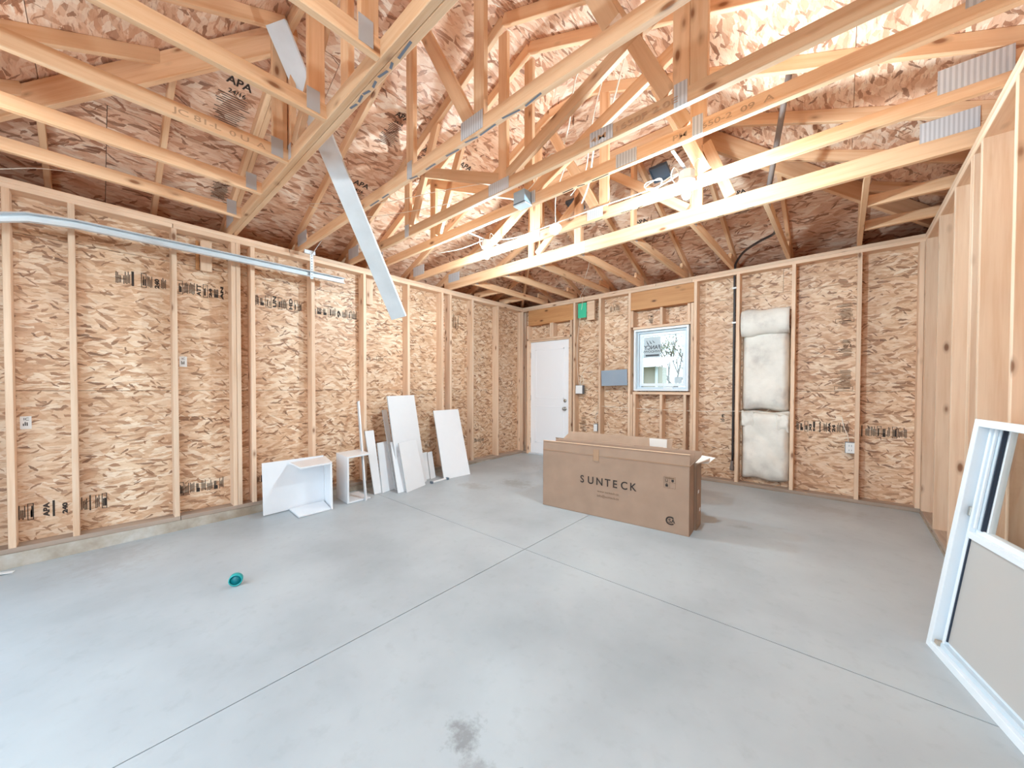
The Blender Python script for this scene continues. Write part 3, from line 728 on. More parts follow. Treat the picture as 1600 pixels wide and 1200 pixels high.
side_rafter(-5.27, 0, 1.27, 'short sloping rafter above the left wall, second from the left picture edge')
side_rafter(-5.90, 0, .66, 'short sloping rafter above the left wall, at the left picture edge')
side_rafter(-5.27, 1, 1.27, 'short sloping rafter above the right wall beside the camera')
side_rafter(-5.90, 1, .66, 'short sloping rafter above the right wall behind the camera')
side_rafter(-1.26, 0, 1.19, 'short sloping rafter above the left wall near the back corner, longer one', .60)
side_rafter(-.63, 0, .57, 'short sloping rafter above the left wall beside the back corner, shortest one', .60)
side_rafter(-1.26, 1, 1.19, 'short sloping rafter above the right wall near the back corner, longer one', .60)
side_rafter(-.63, 1, .57, 'short sloping rafter above the right wall beside the back corner, shortest one', .60)
# print and marks on the trusses
tr = [o for o in C.objects if o.name.startswith('roof_truss')]
text('printed_mark', '4M  1650F 2.0E', .045, (3.55, -4.0995 + .58, 2.825), XD, ZD, M['chordink'], tr[1], 'LEFT', .0005, 1.9)
text('printed_mark', 'PM  1650-2  09  A', .045, (3.95, -3.1955, 2.825), XD, ZD, M['chordink'], tr[2], 'LEFT', .0005, 1.6)
text('printed_mark', 'JC 81-L  0 U  A  N', .045, (FX[2] + .0195, -5.35, 2.825), (0, 1, 0), ZD, M['chordink'], [o for o in C.objects if o.name.startswith('jack_truss')][10], 'LEFT', .0005, 1.6)
def dashes(parent, yc, xs, mat, w=.02):
    vs, fs = [], []
    for (a, b, o0, o1) in xs:
        k = len(vs)
        for (x, y) in ((a, yc + o0), (b, yc + o1), (b, yc + o1 + w), (a, yc + o0 + w)): vs.append((x, y - parent.location.y, -.001))
        fs.append((k, k + 1, k + 2, k + 3))
    mesh('paint_mark', vs, fs, mat, parent)['kind'] = 'stuff'
dashes(tr[0], -4.08, [(2.36, 2.44, -.018, -.004), (2.55, 2.66, -.008, -.008), (2.78, 2.90, -.01, 0), (2.98, 3.08, -.018, -.002), (3.1, 3.24, -.002, -.008), (3.30, 3.42, -.016, .0), (3.46, 3.58, .0, -.015), (1.75, 1.9, -.01, -.01), (1.95, 2.05, -.01, -.01)], M['blueink'], .012)
dashes(tr[2], -3.175, [(3.1, 3.2, -.005, -.008), (3.24, 3.3, -.012, 0), (3.36, 3.5, -.002, -.008)], M['ink'], .01)
dashes(tr[3], -2.55, [(2.9, 3.0, -.012, 0), (3.04, 3.12, 0, -.01), (3.3, 3.4, -.01, 0), (3.45, 3.5, 0, -.012)], M['ink'], .01)
dashes(tG, -4.70, [(2.72, 2.78, -.012, -.002), (2.80, 2.86, -.002, -.012), (2.87, 2.92, -.012, 0), (2.95, 3.0, 0, -.01), (3.03, 3.1, -.014, -.002), (3.12, 3.16, 0, -.012), (3.2, 3.32, -.004, -.014)], M['blueink'], .013)
dashes(tE, -1.905, [(2.5, 2.56, -.01, -.01), (2.6, 2.7, -.008, -.008), (3.92, 3.97, -.01, -.01), (4.15, 4.2, -.01, -.01)], M['ink'], .01)

# ------------------------------------------------------------------ man door in the back wall
dr = struct('door_1', (.285, -.03, 0))
box('door_leaf', (.285, -.065, .02), (1.165, -.022, 2.125), M['door'], dr, .003)
for (z0, z1) in ((.22, .92), (1.06, 1.98)):
    for (lo, hi) in (((.40, -.069, z0), (1.05, -.064, z0 + .02)), ((.40, -.069, z1 - .02), (1.05, -.064, z1)), ((.40, -.069, z0), (.42, -.064, z1)), ((1.03, -.069, z0), (1.05, -.064, z1))):
        box('panel_moulding', lo, hi, M['door'], dr, .002)
for (lo, hi) in (((.262, -.10, 0), (.283, -.0, 2.14)), ((1.168, -.10, 0), (1.190, -.0, 2.14)), ((.262, -.10, 2.13), (1.190, -.0, 2.152))):
    box('door_jamb', lo, hi, M['stud'], dr)
lathe('door_knob', [(.012, 0), (.012, .03), (.026, .04), (.03, .052), (.024, .064), (.004, .068)], M['nickel'], dr, (1.075, -.066, .885), axis=(0, -1, 0))
lathe('knob_rose', [(.034, 0), (.034, .006), (.012, .01)], M['nickel'], dr, (1.075, -.066, .885), axis=(0, -1, 0))
lathe('deadbolt', [(.03, 0), (.03, .012), (.02, .018)], M['nickel'], dr, (1.075, -.066, 1.03), axis=(0, -1, 0))
box('latch_plate', (1.15, -.07, .85), (1.170, -.066, .92), M['brass'], dr); box('latch_plate', (1.15, -.07, 1.0), (1.170, -.066, 1.06), M['brass'], dr)
for z in (.25, 1.07, 1.88): box('hinge', (.276, -.071, z - .05), (.292, -.064, z + .05), M['nickel'], dr)
box('threshold', (.27, -.12, -.02), (1.18, 0, .018), M['steel'], dr)

# ------------------------------------------------------------------ window in the back wall
wi = struct('window_1', (2.37, -.05, 1.2))
X0, X1, Z0, Z1 = 2.37, 3.165, 1.215, 2.145
def frame(parent, name, x0, x1, z0, z1, wd, y0, y1, mat):
    for (lo, hi) in (((x0, y0, z0), (x1, y1, z0 + wd)), ((x0, y0, z1 - wd), (x1, y1, z1)), ((x0, y0, z0 + wd), (x0 + wd, y1, z1 - wd)), ((x1 - wd, y0, z0 + wd), (x1, y1, z1 - wd))):
        box(name, lo, hi, mat, parent, .002)
frame(wi, 'window_frame', X0, X1, Z0, Z1, .028, -.135, .02, M['vinyl'])
frame(wi, 'window_frame', X0 + .028, X1 - .028, Z0 + .028, Z1 - .028, .03, -.075, .02, M['vinyl2'])
frame(wi, 'window_sash', X0 + .06, X1 - .06, Z0 + .07, Z1 - .06, .042, -.05, .0, M['vinyl'])
box('window_pane', (X0 + .10, -.026, Z0 + .11), (X1 - .10, -.022, Z1 - .10), M['glass'], wi)
box('crank_cover', (2.80, -.085, 1.245), (2.94, -.055, 1.285), M['vinyl'], wi, .006)
tube('crank_handle', [(2.82, -.09, 1.275), (2.87, -.10, 1.285), (2.95, -.095, 1.28)], .006, M['vinyl'], wi)
sx0, sx1, sz0, sz1 = X0 + .115, X0 + .37, 1.72, 2.03
box('film_sticker', (sx0, -.0305, sz0), (sx1, -.0295, sz1), M['sticker'], wi)
text('sticker_print', 'FANCY', .085, (sx1 - .004, -.032, sz0 + .125), (-1, 0, 0), ZD, M['shutter'], wi, 'LEFT', .002, .88)
text('sticker_print', 'WINDOWS', .050, (sx1 - .004, -.032, sz0 + .075), (-1, 0, 0), ZD, M['shutter'], wi, 'LEFT', .0005, 1.0)
for k in range(3):
    poly_slab('sticker_print', [(sx0 + .06 + k * .045, -.032, sz0 + .20 + .012 * k), (sx0 + .085 + k * .045, -.032, sz0 + .19 + .012 * k), (sx0 + .07 + k * .045 + .03 - .055, -.032, sz0 + .26), (sx0 + .05 + k * .045 - .01, -.032, sz0 + .26)], .001, M['shutter'], wi, Vector((0, -1, 0)))
box('sticker_print', (sx0 + .03, -.033, sz0 + .02), (sx1 - .02, -.0315, sz0 + .045), M['shutter'], wi)
box('film_sticker', (X1 - .22, -.0305, 1.33), (X1 - .115, -.0295, 1.42), M['sticker'], wi)

# ------------------------------------------------------------------ insulation batts in the stud bay
def batt_obj(name, x0, x1, z0, z1, bulge, label_parent, seed, y=-.02, thick=.09):
    rnd = random.Random(seed); nx, nz = 12, int(max(8, (z1 - z0) / .05)); vs, fs = [], []
    ph = [rnd.uniform(0, 6) for _ in range(8)]
    for j in range(nz + 1):
        for i in range(nx + 1):
            u, v = i / nx, j / nz
            e = min(1, 14 * min(u, 1 - u)) ** .5 * min(1, (z1 - z0) * 12 * min(v, 1 - v) + .15) ** .5
            d = thick * e + bulge * (math.sin(u * 5 + ph[0]) * math.sin(v * 9 + ph[1]) * .5 + math.sin(u * 13 + v * 17 + ph[2]) * .25 + rnd.uniform(-.2, .2)) * e
            vs.append((x0 + (x1 - x0) * u + rnd.uniform(-.004, .004), y - d, z0 + (z1 - z0) * v + .012 * math.sin(u * 9 + ph[3])))
    for j in range(nz):
        for i in range(nx):
            a = j * (nx + 1) + i; fs.append((a, a + 1, a + nx + 2, a + nx + 1))
    o = mesh(name, vs, fs, M['batt'], label_parent, smooth=True)
    sm = o.modifiers.new('s', 'SUBSURF'); sm.levels = 1; sm.render_levels = 1
    sd = o.modifiers.new('t', 'SOLIDIFY'); sd.thickness = .02; sd.offset = -1
    return o
b1 = thing('insulation_batt', 'white insulation batt rolled over at its top, between studs right of the black pipe', 'insulation', (0, 0, 0), 'insulation batts in the back wall')
batt_obj('batt_body', 3.80, 4.305, .985, 2.0, .02, b1, 3)
vs, fs = [], []
rnd = random.Random(5)
for j in range(15):
    a = -1.9 + 3.6 * j / 14
    for i in range(13):
        u = i / 12; r = .105 + .006 * math.sin(u * 7)
        vs.append((3.80 + .50 * u, -.105 - r * math.cos(a) * .8, 2.08 + r * 1.6 * math.sin(a) * (.95 + .05 * math.sin(u * 11)) + rnd.uniform(-.003, .003)))
for j in range(14):
    for i in range(12):
        a = j * 13 + i; fs.append((a, a + 1, a + 14, a + 13))
o = mesh('rolled_top', vs, fs, M['batt'], b1, smooth=True)
sd = o.modifiers.new('t', 'SOLIDIFY'); sd.thickness = .015
b2 = thing('insulation_batt', 'white insulation batt, lower one of two, its torn top edge showing grey folds', 'insulation', (0, 0, 0), 'insulation batts in the back wall')
batt_obj('batt_body', 3.80, 4.315, .10, .965, .045, b2, 9)
for (x0, x1, z0, z1, sdd) in ((3.80, 3.96, .76, .96, 4), (4.17, 4.31, .72, .93, 6)):
    batt_obj('torn_flap', x0, x1, z0, z1, .02, b2, sdd, y=-.075, thick=.05)

# ------------------------------------------------------------------ electrical things
def ebox(name, label, x, z, w, h, cov=True):
    t = thing(name, label, 'electrical box', (x, -.06, z))
    box('box_body', (x - w / 2 - .004, -.115, z - h / 2 - .004), (x + w / 2 + .004, -.05, z + h / 2 + .004), M['vent'], t, .003)
    box('cover_plate', (x - w / 2, -.122, z - h / 2), (x + w / 2, -.115, z + h / 2), M['plastic'], t, .003)
    return t
e1 = ebox('switch_box', 'white switch box beside the door with loose cables above it', 1.39, 1.23, .13, .14)
e2 = ebox('outlet_box', 'small white outlet box on the back wall above the cardboard box', 1.71, .595, .065, .115)
e3 = ebox('outlet_box', 'white outlet box low on the back wall right of the insulation', 4.855, .595, .08, .115)
for z in (.62, .57):
    for dx in (-.01, .01): box('socket_slot', (4.855 + dx - .002, -.1235, z - .008), (4.855 + dx + .002, -.1215, z + .008), M['vent'], e3)
def cable(label, pts, r=.0035, name='cable', mat='cable'):
    o = tube(name, pts, r, M[mat], None, 6, 5); return tag(o, label, 'cable')
cable('white cable dropping beside the door from the ceiling to the switch box', [(1.50, -.2, 2.80), (1.47, -.15, 2.70), (1.40, -.11, 2.45), (1.345, -.10, 2.1), (1.335, -.09, 1.7), (1.36, -.09, 1.4), (1.385, -.09, 1.30)])
cable('white cable looping down from the next stud to the switch box', [(1.80, -.12, 2.28), (1.80, -.1, 1.90), (1.77, -.12, 1.75), (1.62, -.12, 1.66), (1.46, -.11, 1.52), (1.41, -.09, 1.38), (1.405, -.08, 1.30)])
cable('white cable loop of slack right above the switch box', [(1.43, -.08, 1.30), (1.47, -.10, 1.40), (1.44, -.11, 1.46), (1.41, -.11, 1.40), (1.40, -.09, 1.30)])
cable('thin white cable running level through the studs below the window', [(1.81, -.10, .955), (2.1, -.10, .95), (2.3, -.10, .945), (2.6, -.10, .94), (3.2, -.10, .935), (3.73, -.10, .955), (4.3, -.13, .95)], .004)
cable('short white cable above the small outlet box', [(1.71, -.08, .65), (1.70, -.1, .75), (1.74, -.1, .85), (1.77, -.08, .93)], .003)
cable('short white cable above the outlet box right of the insulation', [(4.84, -.08, .65), (4.83, -.1, .74), (4.80, -.1, .82), (4.78, -.05, .93)], .004)
# lampholders with bare bulbs
def lamp(x, y, z, label, power=BULB_POWER):
    t = thing('ceiling_lamp', label, 'lamp', (x, y, z + .17), 'bare bulb ceiling lamps')
    bar('mounting_bracket', (x, y - .30, z + .175), (x, y + .21, z + .175), .006, .02, M['steel'], t)
    lathe('metal_box', [(.052, .105), (.055, .11), (.055, .165), (.05, .168)], M['steel'], t, (x, y, z), seg=8, smooth=False)
    lathe('lampholder', [(.018, .045), (.024, .05), (.03, .075), (.056, .088), (.06, .105)], M['plastic'], t, (x, y, z), seg=28)
    lathe('bulb', [(.004, -.032), (.016, -.028), (.026, -.015), (.03, 0), (.027, .018), (.017, .038), (.014, .05)], M['bulb'], t, (x, y, z), seg=24)
    for s in (-1, 1): tube('loose_wire', [(x + s * .04, y, z + .15), (x + s * .08, y - .02, z + .22), (x + s * .11, y, z + .17), (x + s * .07, y + .01, z + .10)], .003, M['cable'], t, 6, 5)
    ld = bpy.data.lights.new('bulb_light', 'POINT'); ld.energy = power; ld.color = (.68, .89, 1.0); ld.shadow_soft_size = .035
    lo = bpy.data.objects.new('bulb_light', ld); link(lo, t); lo.location = Vector((x, y, z - .07)) - t.location
lamp(1.86, -2.80, 2.69, 'lit bare bulb in a metal ceiling box, left of the two, above the white door')
lamp(3.92, -2.80, 2.65, 'lit bare bulb in a metal ceiling box, right of the two, above the insulation')
lamp(1.576, -6.38, 2.62, 'added unseen fill bulb in a ceiling box behind the camera, over the left front corner', 14)  # bulb added out of view to brighten the roof and even the light
lamp(4.0, -6.15, 2.71, 'added unseen fill bulb in a ceiling box directly behind the camera', 45)  # second added bulb out of view, fill light only
# junction box on the truss
jb = thing('junction_box', 'blue-grey square junction box with pale cover hanging on a truss chord', 'electrical box', (2.74, -3.24, 2.84))
box('box_body', (2.68, -3.29, 2.80), (2.80, -3.20, 2.90), M['bluebox'], jb, .004)
box('cover_plate', (2.675, -3.285, 2.785), (2.805, -3.195, 2.797), M['boxfront'], jb, .003)
box('box_seam', (2.677, -3.293, 2.797), (2.803, -3.197, 2.802), M['vent'], jb)
cable('white cable curling up from the junction box', [(2.79, -3.24, 2.90), (2.88, -3.24, 2.95), (2.93, -3.24, 3.05), (3.02, -3.22, 3.12), (3.12, -3.2, 3.08)], .004)
cd_ = thing('cord_lampholder', 'white round lampholder hanging from a cord in front of the king posts', 'lampholder', (2.63, -2.60, 2.83))
lathe('lampholder', [(.012, -.01), (.05, -.008), (.062, .0), (.06, .016), (.03, .03), (.02, .045)], M['plastic'], cd_, (2.63, -2.60, 2.83), axis=(-.35, .5, .8))
tube('cord', [(2.62, -2.58, 2.87), (2.64, -2.62, 3.0), (2.70, -2.68, 3.15), (2.86, -2.75, 3.33)], .004, M['cable'], cd_, 6, 4)
cable('longest white cord hanging from the roof peak, right of the roof centre', [(3.60, -3.02, 3.90), (3.50, -3.0, 3.62), (3.42, -3.0, 3.40), (3.29, -3.0, 3.20), (3.15, -2.85, 3.0), (3.0, -2.72, 2.92)], .007)
cable('white cord hanging left of the longest cord under the roof peak', [(3.30, -3.2, 3.68), (3.24, -3.22, 3.58), (3.18, -3.2, 3.32), (3.13, -3.2, 3.16)], .006)
cable('thin white cord between two hanging cords under the roof peak', [(3.44, -3.1, 3.66), (3.36, -3.1, 3.44), (3.30, -3.1, 3.2), (3.2, -3.0, 3.0), (3.0, -2.9, 2.92)], .004)
cable('thin white cable sagging above the left wall track', [(.25, -6.3, 2.72), (.25, -6.08, 2.82), (.25, -5.9, 2.90), (.25, -5.6, 2.965), (.25, -5.3, 3.0), (.3, -4.9, 3.03), (.35, -4.75, 3.03)], .003)
cable('thin white string sagging beside the white strut toward the roof middle', [(.6, -4.15, 3.15), (.9, -4.0, 3.02), (1.25, -3.8, 2.96), (1.8, -3.6, 2.93), (2.3, -3.45, 2.92)], .0025)
cable('second thin white string just above the sagging string', [(.6, -4.15, 3.17), (1.0, -4.0, 3.10), (1.5, -3.8, 3.02), (2.1, -3.6, 3.0), (2.6, -3.4, 2.98)], .0025)
cable('white cable running along the chord from the left bulb to the right bulb', [(1.92, -2.78, 2.86), (2.1, -2.585, 2.895), (2.6, -2.58, 2.90), (3.1, -2.58, 2.905), (3.6, -2.58, 2.90), (3.86, -2.78, 2.83)], .006)
cable('white cable looping beside the left bulb', [(1.0, -2.8, 2.93), (1.3, -2.75, 2.91), (1.5, -2.7, 2.93), (1.80, -2.80, 2.88)], .005)
cable('coil of white cable left of the right bulb', [(3.62 + .07 * math.cos(a * .6), -2.64 + .02 * math.sin(a), 2.90 + .035 * math.sin(a * .6)) for a in range(22)] + [(3.78, -2.7, 2.88), (3.88, -2.78, 2.84)], .004)
cable('two thin cords hanging in front of the back rafters', [(2.22, -1.4, 3.1), (2.2, -1.2, 2.95), (1.75, -.6, 2.85), (1.62, -.2, 2.82)], .003)
cable('thin white wire looping at the plate above the green tag', [(1.45, -.2, 2.78), (1.5, -.22, 2.84), (1.62, -.3, 2.90), (1.75, -.35, 2.91)], .003)
# black pipe on the back wall, bending over the plate and on into the roof
pp = thing('black_conduit', 'black flexible conduit up the back wall beside the insulation and bending into the roof', 'conduit', (3.71, -.09, .25))
tube('conduit_pipe', [(3.712, -.09, .27), (3.712, -.09, 1.4), (3.712, -.09, 2.5), (3.712, -.10, 2.78), (3.74, -.16, 2.87), (3.86, -.35, 2.93), (4.05, -.60, 2.93), (4.22, -.85, 2.90), (4.25, -1.2, 2.88), (4.253, -1.8, 2.90)], .014, M['black'], pp, 10, 6)
tube('conduit_wire', [(3.735, -.09, .27), (3.735, -.09, 2.74)], .006, M['conduit'], pp, 6)
lathe('conduit_end', [(.016, 0), (.026, .01), (.026, .05), (.018, .09), (.018, .13)], M['conduit'], pp, (3.708, -.10, .17))
for z in (2.55, 2.1): box('cable_strap', (3.69, -.115, z), (3.745, -.104, z + .02), M['plastic'], pp)
rod = thing('mast_pipe', 'grey steel pipe leaning up through the roof over the right trusses', 'pipe', (4.28, -1.83, 2.90))
tube('pipe', [(4.285, -1.82, 2.92), (4.50, -2.50, 3.50)], .02, M['conduit'], rod, 14)
lathe('pipe_collar', [(.024, 0), (.024, .05)], M['conduit'], rod, (4.285, -1.82, 2.90), axis=(.22, -.68, .58))
# blue-grey card
bc = box('blue_card', (1.83, -.150, 1.295), (2.275, -.144, 1.545), M['bluepanel']); bc.rotation_euler = (0, math.radians(-1.5), 0)
tag(bc, 'blue-grey rectangular card fixed between studs left of the window', 'panel')

# ------------------------------------------------------------------ garage door track and hanger
tk = thing('door_track', 'galvanised steel garage door track along the left wall', 'door track', (.3, -3.68, 2.52))
def track_mesh():
    path = [(-3.66, 2.525), (-5.0, 2.52), (-5.75, 2.515), (-5.98, 2.49), (-6.15, 2.43), (-6.29, 2.33), (-6.38, 2.19), (-6.42, 2.0), (-6.42, .0)]
    sec = [(-.012, -.030), (.030, -.030), (.030, -.026), (-.008, -.026), (-.008, .030), (.028, .030), (.034, .022), (.038, .024), (.030, .035), (-.012, .035)]
    vs, fs = [], []; k = len(sec)
    for i, (y, z) in enumerate(path):
        a = path[max(i - 1, 0)]; b = path[min(i + 1, len(path) - 1)]; d = Vector((b[0] - a[0], b[1] - a[1])).normalized(); n = Vector((d.y, -d.x))
        if n.y < 0 and i < 3: n = -n
        n = Vector((-d.y, d.x)) * -1
        for (sx, sn) in sec: vs.append((.30 + sx, y + n.x * sn, z + n.y * sn))
    for i in range(len(path) - 1):
        for j in range(k): fs.append((i * k + j, i * k + (j + 1) % k, (i + 1) * k + (j + 1) % k, (i + 1) * k + j))
    fs.append(tuple(range(k))); fs.append(tuple(range((len(path) - 1) * k, len(path) * k))[::-1])
    o = mesh('track_rail', vs, fs, M['steel'], tk); o.location = -tk.location
    bm = bmesh.new(); bm.from_mesh(o.data); bmesh.ops.recalc_face_normals(bm, faces=bm.faces); bm.to_mesh(o.data); bm.free()
track_mesh()
def perforated(name, p0, p1, w, parent, up):
    o = bar(name, p0, p1, w, .003, M['steel'], parent, up)
    p0, p1 = Vector(p0), Vector(p1); n = int((p1 - p0).length / .03); x = (p1 - p0).normalized()
    u = Vector(up); z = (u - x * u.dot(x)).normalized(); y = z.cross(x)
    vs, fs = [], []
    for i in range(n):
        c = p0 + x * (.015 + i * .03) - p0
        for s in (-1, 1):
            k = len(vs)
            for a, b in ((-.006, -.004), (.006, -.004), (.006, .004), (-.006, .004)): vs.append(c + x * a + z * b + y * .0018 * s)
            fs.append((k, k + 1, k + 2, k + 3))
    h = mesh('slot_row', vs, fs, M['vent'], parent); h.location = p0 - ploc(parent); h['kind'] = 'stuff'
perforated('hanger_strap', (.32, -4.03, 2.47), (.32, -4.03, 2.76), .032, tk, (0, 1, 0))
perforated('hanger_strap', (.32, -4.03, 2.74), (.33, -3.93, 2.92), .032, tk, (1, 0, 0))
box('hanger_clip', (.29, -4.10, 2.745), (.315, -3.99, 2.785), M['steel'], tk)
# long galvanised strut hanging from the roof
st = thing('steel_strut', 'long grey-white metal strut hanging diagonally from the roof between the front trusses', 'strut', (2.03, -4.88, 3.70))
pa, pb = Vector((2.00, -4.86, 3.62)), Vector((1.80, -3.845, 1.875))
bar('strut_web', pa, pb, .135, .006, M['steel'], st, up=(.72, .69, 0))
xd = (pb - pa).normalized(); u_ = Vector((.72, .69, 0)); zz = (u_ - xd * u_.dot(xd)).normalized(); yy = zz.cross(xd)
for s in (-1, 1):
    of = zz * (s * .066) + yy * .014
    bar('strut_flange', pa + of, pb + of, .004, .03, M['steel'], st, up=(.72, .69, 0))

# ------------------------------------------------------------------ white cabinet pieces and boards along the left wall
def slab4(name, bl, br, tr_, tl, th, mat, parent=None, out=(1, 0, 0)):
    P = [Vector(v) for v in (bl, br, tr_, tl)]
    n = (P[1] - P[0]).cross(P[3] - P[0]).normalized()
    if n.dot(Vector(out)) < 0: n = -n
    c = sum(P, Vector()) / 4; off = ploc(parent) if parent else Vector((0, 0, 0))
    vs = [p - c for p in P] + [p - c - n * th for p in P]
    o = mesh(name, vs, BOXF, mat, parent)
    bm = bmesh.new(); bm.from_mesh(o.data); bmesh.ops.recalc_face_normals(bm, faces=bm.faces)
    bmesh.ops.bevel(bm, geom=bm.edges[:], offset=.0015, segments=1, affect='EDGES'); bm.to_mesh(o.data); bm.free()
    o.location = c - off; return o
def quadp(o, ax, ay, lo, hi): pass
c1 = thing('cabinet_carcass', 'white cabinet carcass on its side, leftmost of the white pieces', 'cabinet part', (.45, -4.1, fz(-4.1)))
zt = .455; zf = fz(-4.3) + .002
slab4('back_panel', (.335, -4.52, zf), (.30, -3.90, zf + .008), (.275, -3.90, zt + .01), (.30, -4.52, zt + .01), .014, M['white'], c1)
slab4('side_panel', (.66, -3.975, zf + .006), (.30, -3.90, zf + .006), (.275, -3.90, zt), (.645, -3.975, zt - .01), .018, M['white'], c1, (0, -1, 0))
slab4('top_panel', (.32, -4.27, zt - .012), (.655, -4.275, zt - .022), (.655, -3.96, zt - .012), (.30, -3.90, zt - .002), .018, M['white'], c1, (0, 0, 1))
slab4('bottom_panel', (.33, -4.28, zf + .02), (.67, -4.30, zf + .02), (.66, -3.98, zf + .024), (.32, -3.92, zf + .024), .018, M['white'], c1, (0, 0, 1))
c2 = thing('drawer_box', 'white open box frame standing on end, right of the cabinet carcass', 'cabinet part', (.45, -3.7, fz(-3.7)))
z0, z1 = fz(-3.75) + .002, .475
slab4('side_panel', (.615, -3.775, z0), (.275, -3.755, z0), (.275, -3.755, z1), (.615, -3.775, z1 - .01), .018, M['white'], c2, (0, -1, 0))
slab4('top_panel', (.275, -3.755, z1), (.615, -3.775, z1 - .008), (.615, -3.50, z1 + .002), (.275, -3.48, z1 + .01), .018, M['white'], c2, (0, 0, 1))
slab4('bottom_panel', (.275, -3.755, z0 + .018), (.615, -3.775, z0 + .018), (.615, -3.50, z0 + .022), (.275, -3.48, z0 + .022), .018, M['white'], c2, (0, 0, 1))
def board(name, bl, br, tr_, tl, th, label, mat='white'):
    o = slab4(name, bl, br, tr_, tl, th, M[mat]); o.data.materials.append(M['white_edge'])
    big = sorted((p.area for p in o.data.polygons), reverse=True)[1]
    for p in o.data.polygons: p.material_index = 0 if p.area > big * .9 else 1
    return tag(o, label, 'board', 'white boards leaning on the left wall')
board('white_lath', (.667, -3.584, -.063), (.652, -3.560, -.062), (.17, -3.411, 1.087), (.17, -3.432, 1.079), .02, 'thin tall white lath leaning beside the open box frame')
board('white_board', (.505, -3.395, -.059), (.503, -3.292, -.057), (.170, -3.222, .694), (.172, -3.346, .692), .016, 'narrow white board rising above its neighbours, beside the thin lath')
board('white_board', (.529, -3.30, -.058), (.453, -3.038, -.053), (.200, -2.998, .539), (.267, -3.225, .534), .016, 'wide low white board between the narrow board and the middle stack')
board('white_board', (.683, -3.178, -.056), (.684, -3.070, -.054), (.400, -3.003, .549), (.399, -3.114, .547), .014, 'narrow white strip in front of the wide low board')
board('white_board', (.671, -3.117, -.055), (.647, -3.028, -.054), (.345, -2.912, .526), (.376, -3.027, .524), .012, 'white strip half hidden behind the front board of the middle stack')
board('white_board', (.603, -3.102, -.055), (.478, -2.604, -.046), (.170, -2.603, 1.151), (.294, -3.098, 1.142), .016, 'tallest white board in the middle of the leaning boards')
board('white_board', (.555, -3.133, -.055), (.515, -3.054, -.054), (.105, -2.996, .954), (.143, -3.085, .953), .012, 'narrow white strip edge behind the tallest board')
board('white_board', (.745, -3.091, -.055), (.629, -2.733, -.048), (.400, -2.727, .547), (.508, -3.060, .541), .016, 'front white board of the middle stack, half as high as the tallest')
board('white_board', (.413, -2.569, -.045), (.403, -2.486, -.044), (.170, -2.384, .301), (.180, -2.470, .299), .014, 'short white strip right of the tallest board, left one')
board('white_board', (.433, -2.507, -.044), (.400, -2.394, -.042), (.180, -2.299, .301), (.209, -2.401, .299), .014, 'short white strip right of the tallest board, right one')
board('white_board', (.609, -2.407, -.042), (.646, -1.947, -.034), (.170, -1.780, .915), (.133, -2.240, .907), .016, 'wide white board standing alone at the right end of the leaning boards')
sc_ = thing('white_bracket', 'small white rail scrap lying on the floor between the leaning boards', 'scrap', (.6, -2.5, fz(-2.5)))
bar('rail', (.62, -2.62, fz(-2.6) + .012), (.60, -2.36, fz(-2.4) + .012), .02, .03, M['plastic'], sc_)
for y in (-2.63, -2.36): box('rail_clip', (.60, y - .012, fz(y)), (.645, y + .012, fz(y) + .028), M['vent'], sc_)
wt = thing('white_scrap', 'white plastic scrap on the floor at the left picture edge', 'scrap', (.25, -6.1, fz(-6.1)))
poly_slab('strip', [(.215, -6.25, fz(-6.25) + .03), (.27, -6.25, fz(-6.25) + .03), (.275, -6.08, fz(-6.08) + .004), (.235, -6.07, fz(-6.07) + .004)], .004, M['plastic'], wt, Vector((0, .15, 1)))
# teal cap lying on its side
cp = thing('teal_cap', 'small teal plastic bottle cap lying on its side on the floor', 'cap', (1.745, -5.03, fz(-5.03)))
ax = Vector((.93, -.36, .0)).normalized(); c0 = Vector((1.73, -5.045, fz(-5.045) + .0405))
lathe('cap_body', [(.036, -.02), (.040, -.014), (.040, .018), (.037, .022), (.033, .022), (.033, -.0)], M['teal'], cp, c0, 28, ax)
lathe('cap_inside', [(.033, 0), (.033, .008)], M['teal2'], cp, c0 + ax * .004, 28, ax)

# ------------------------------------------------------------------ the big cardboard boxes
def frame_pt(O, X, Y, u, v, z): return Vector(O) + Vector(X) * u + Vector(Y) * v + Vector((0, 0, z))
th_ = math.atan2(.115, 1.5); BXv = Vector((math.cos(th_), math.sin(th_), 0)); BYv = Vector((-math.sin(th_), math.cos(th_), 0))
def wallbox(parent, O, L, D, Hh, mat, t=.006):
    P = lambda u, v, z: frame_pt(O, BXv, BYv, u, v, z)
    slab4('front_panel', P(0, 0, 0), P(L, 0, 0), P(L, 0, Hh), P(0, 0, Hh), t, mat, parent, -BYv)
    slab4('rear_panel', P(L, D, 0), P(0, D, 0), P(0, D, Hh), P(L, D, Hh), t, mat, parent, BYv)
    slab4('end_panel', P(L, 0, 0), P(L, D, 0), P(L, D, Hh), P(L, 0, Hh), t, mat, parent, BXv)
    slab4('end_panel', P(0, D, 0), P(0, 0, 0), P(0, 0, Hh), P(0, D, Hh), t, mat, parent, -BXv)
    slab4('bottom_panel', P(0, 0, .006), P(L, 0, .006), P(L, D, .006), P(0, D, .006), t, mat, parent, (0, 0, 1))
    return P
O1 = Vector((2.31, -2.365, fz(-2.4) + .001))
k1 = thing('cardboard_box', 'long open cardboard box with black lettering, nearest of the three', 'box', tuple(O1), 'cardboard boxes')
L1, D1, H1 = 1.50, .17, .615
P = wallbox(k1, O1, L1, D1, H1, M['card'])
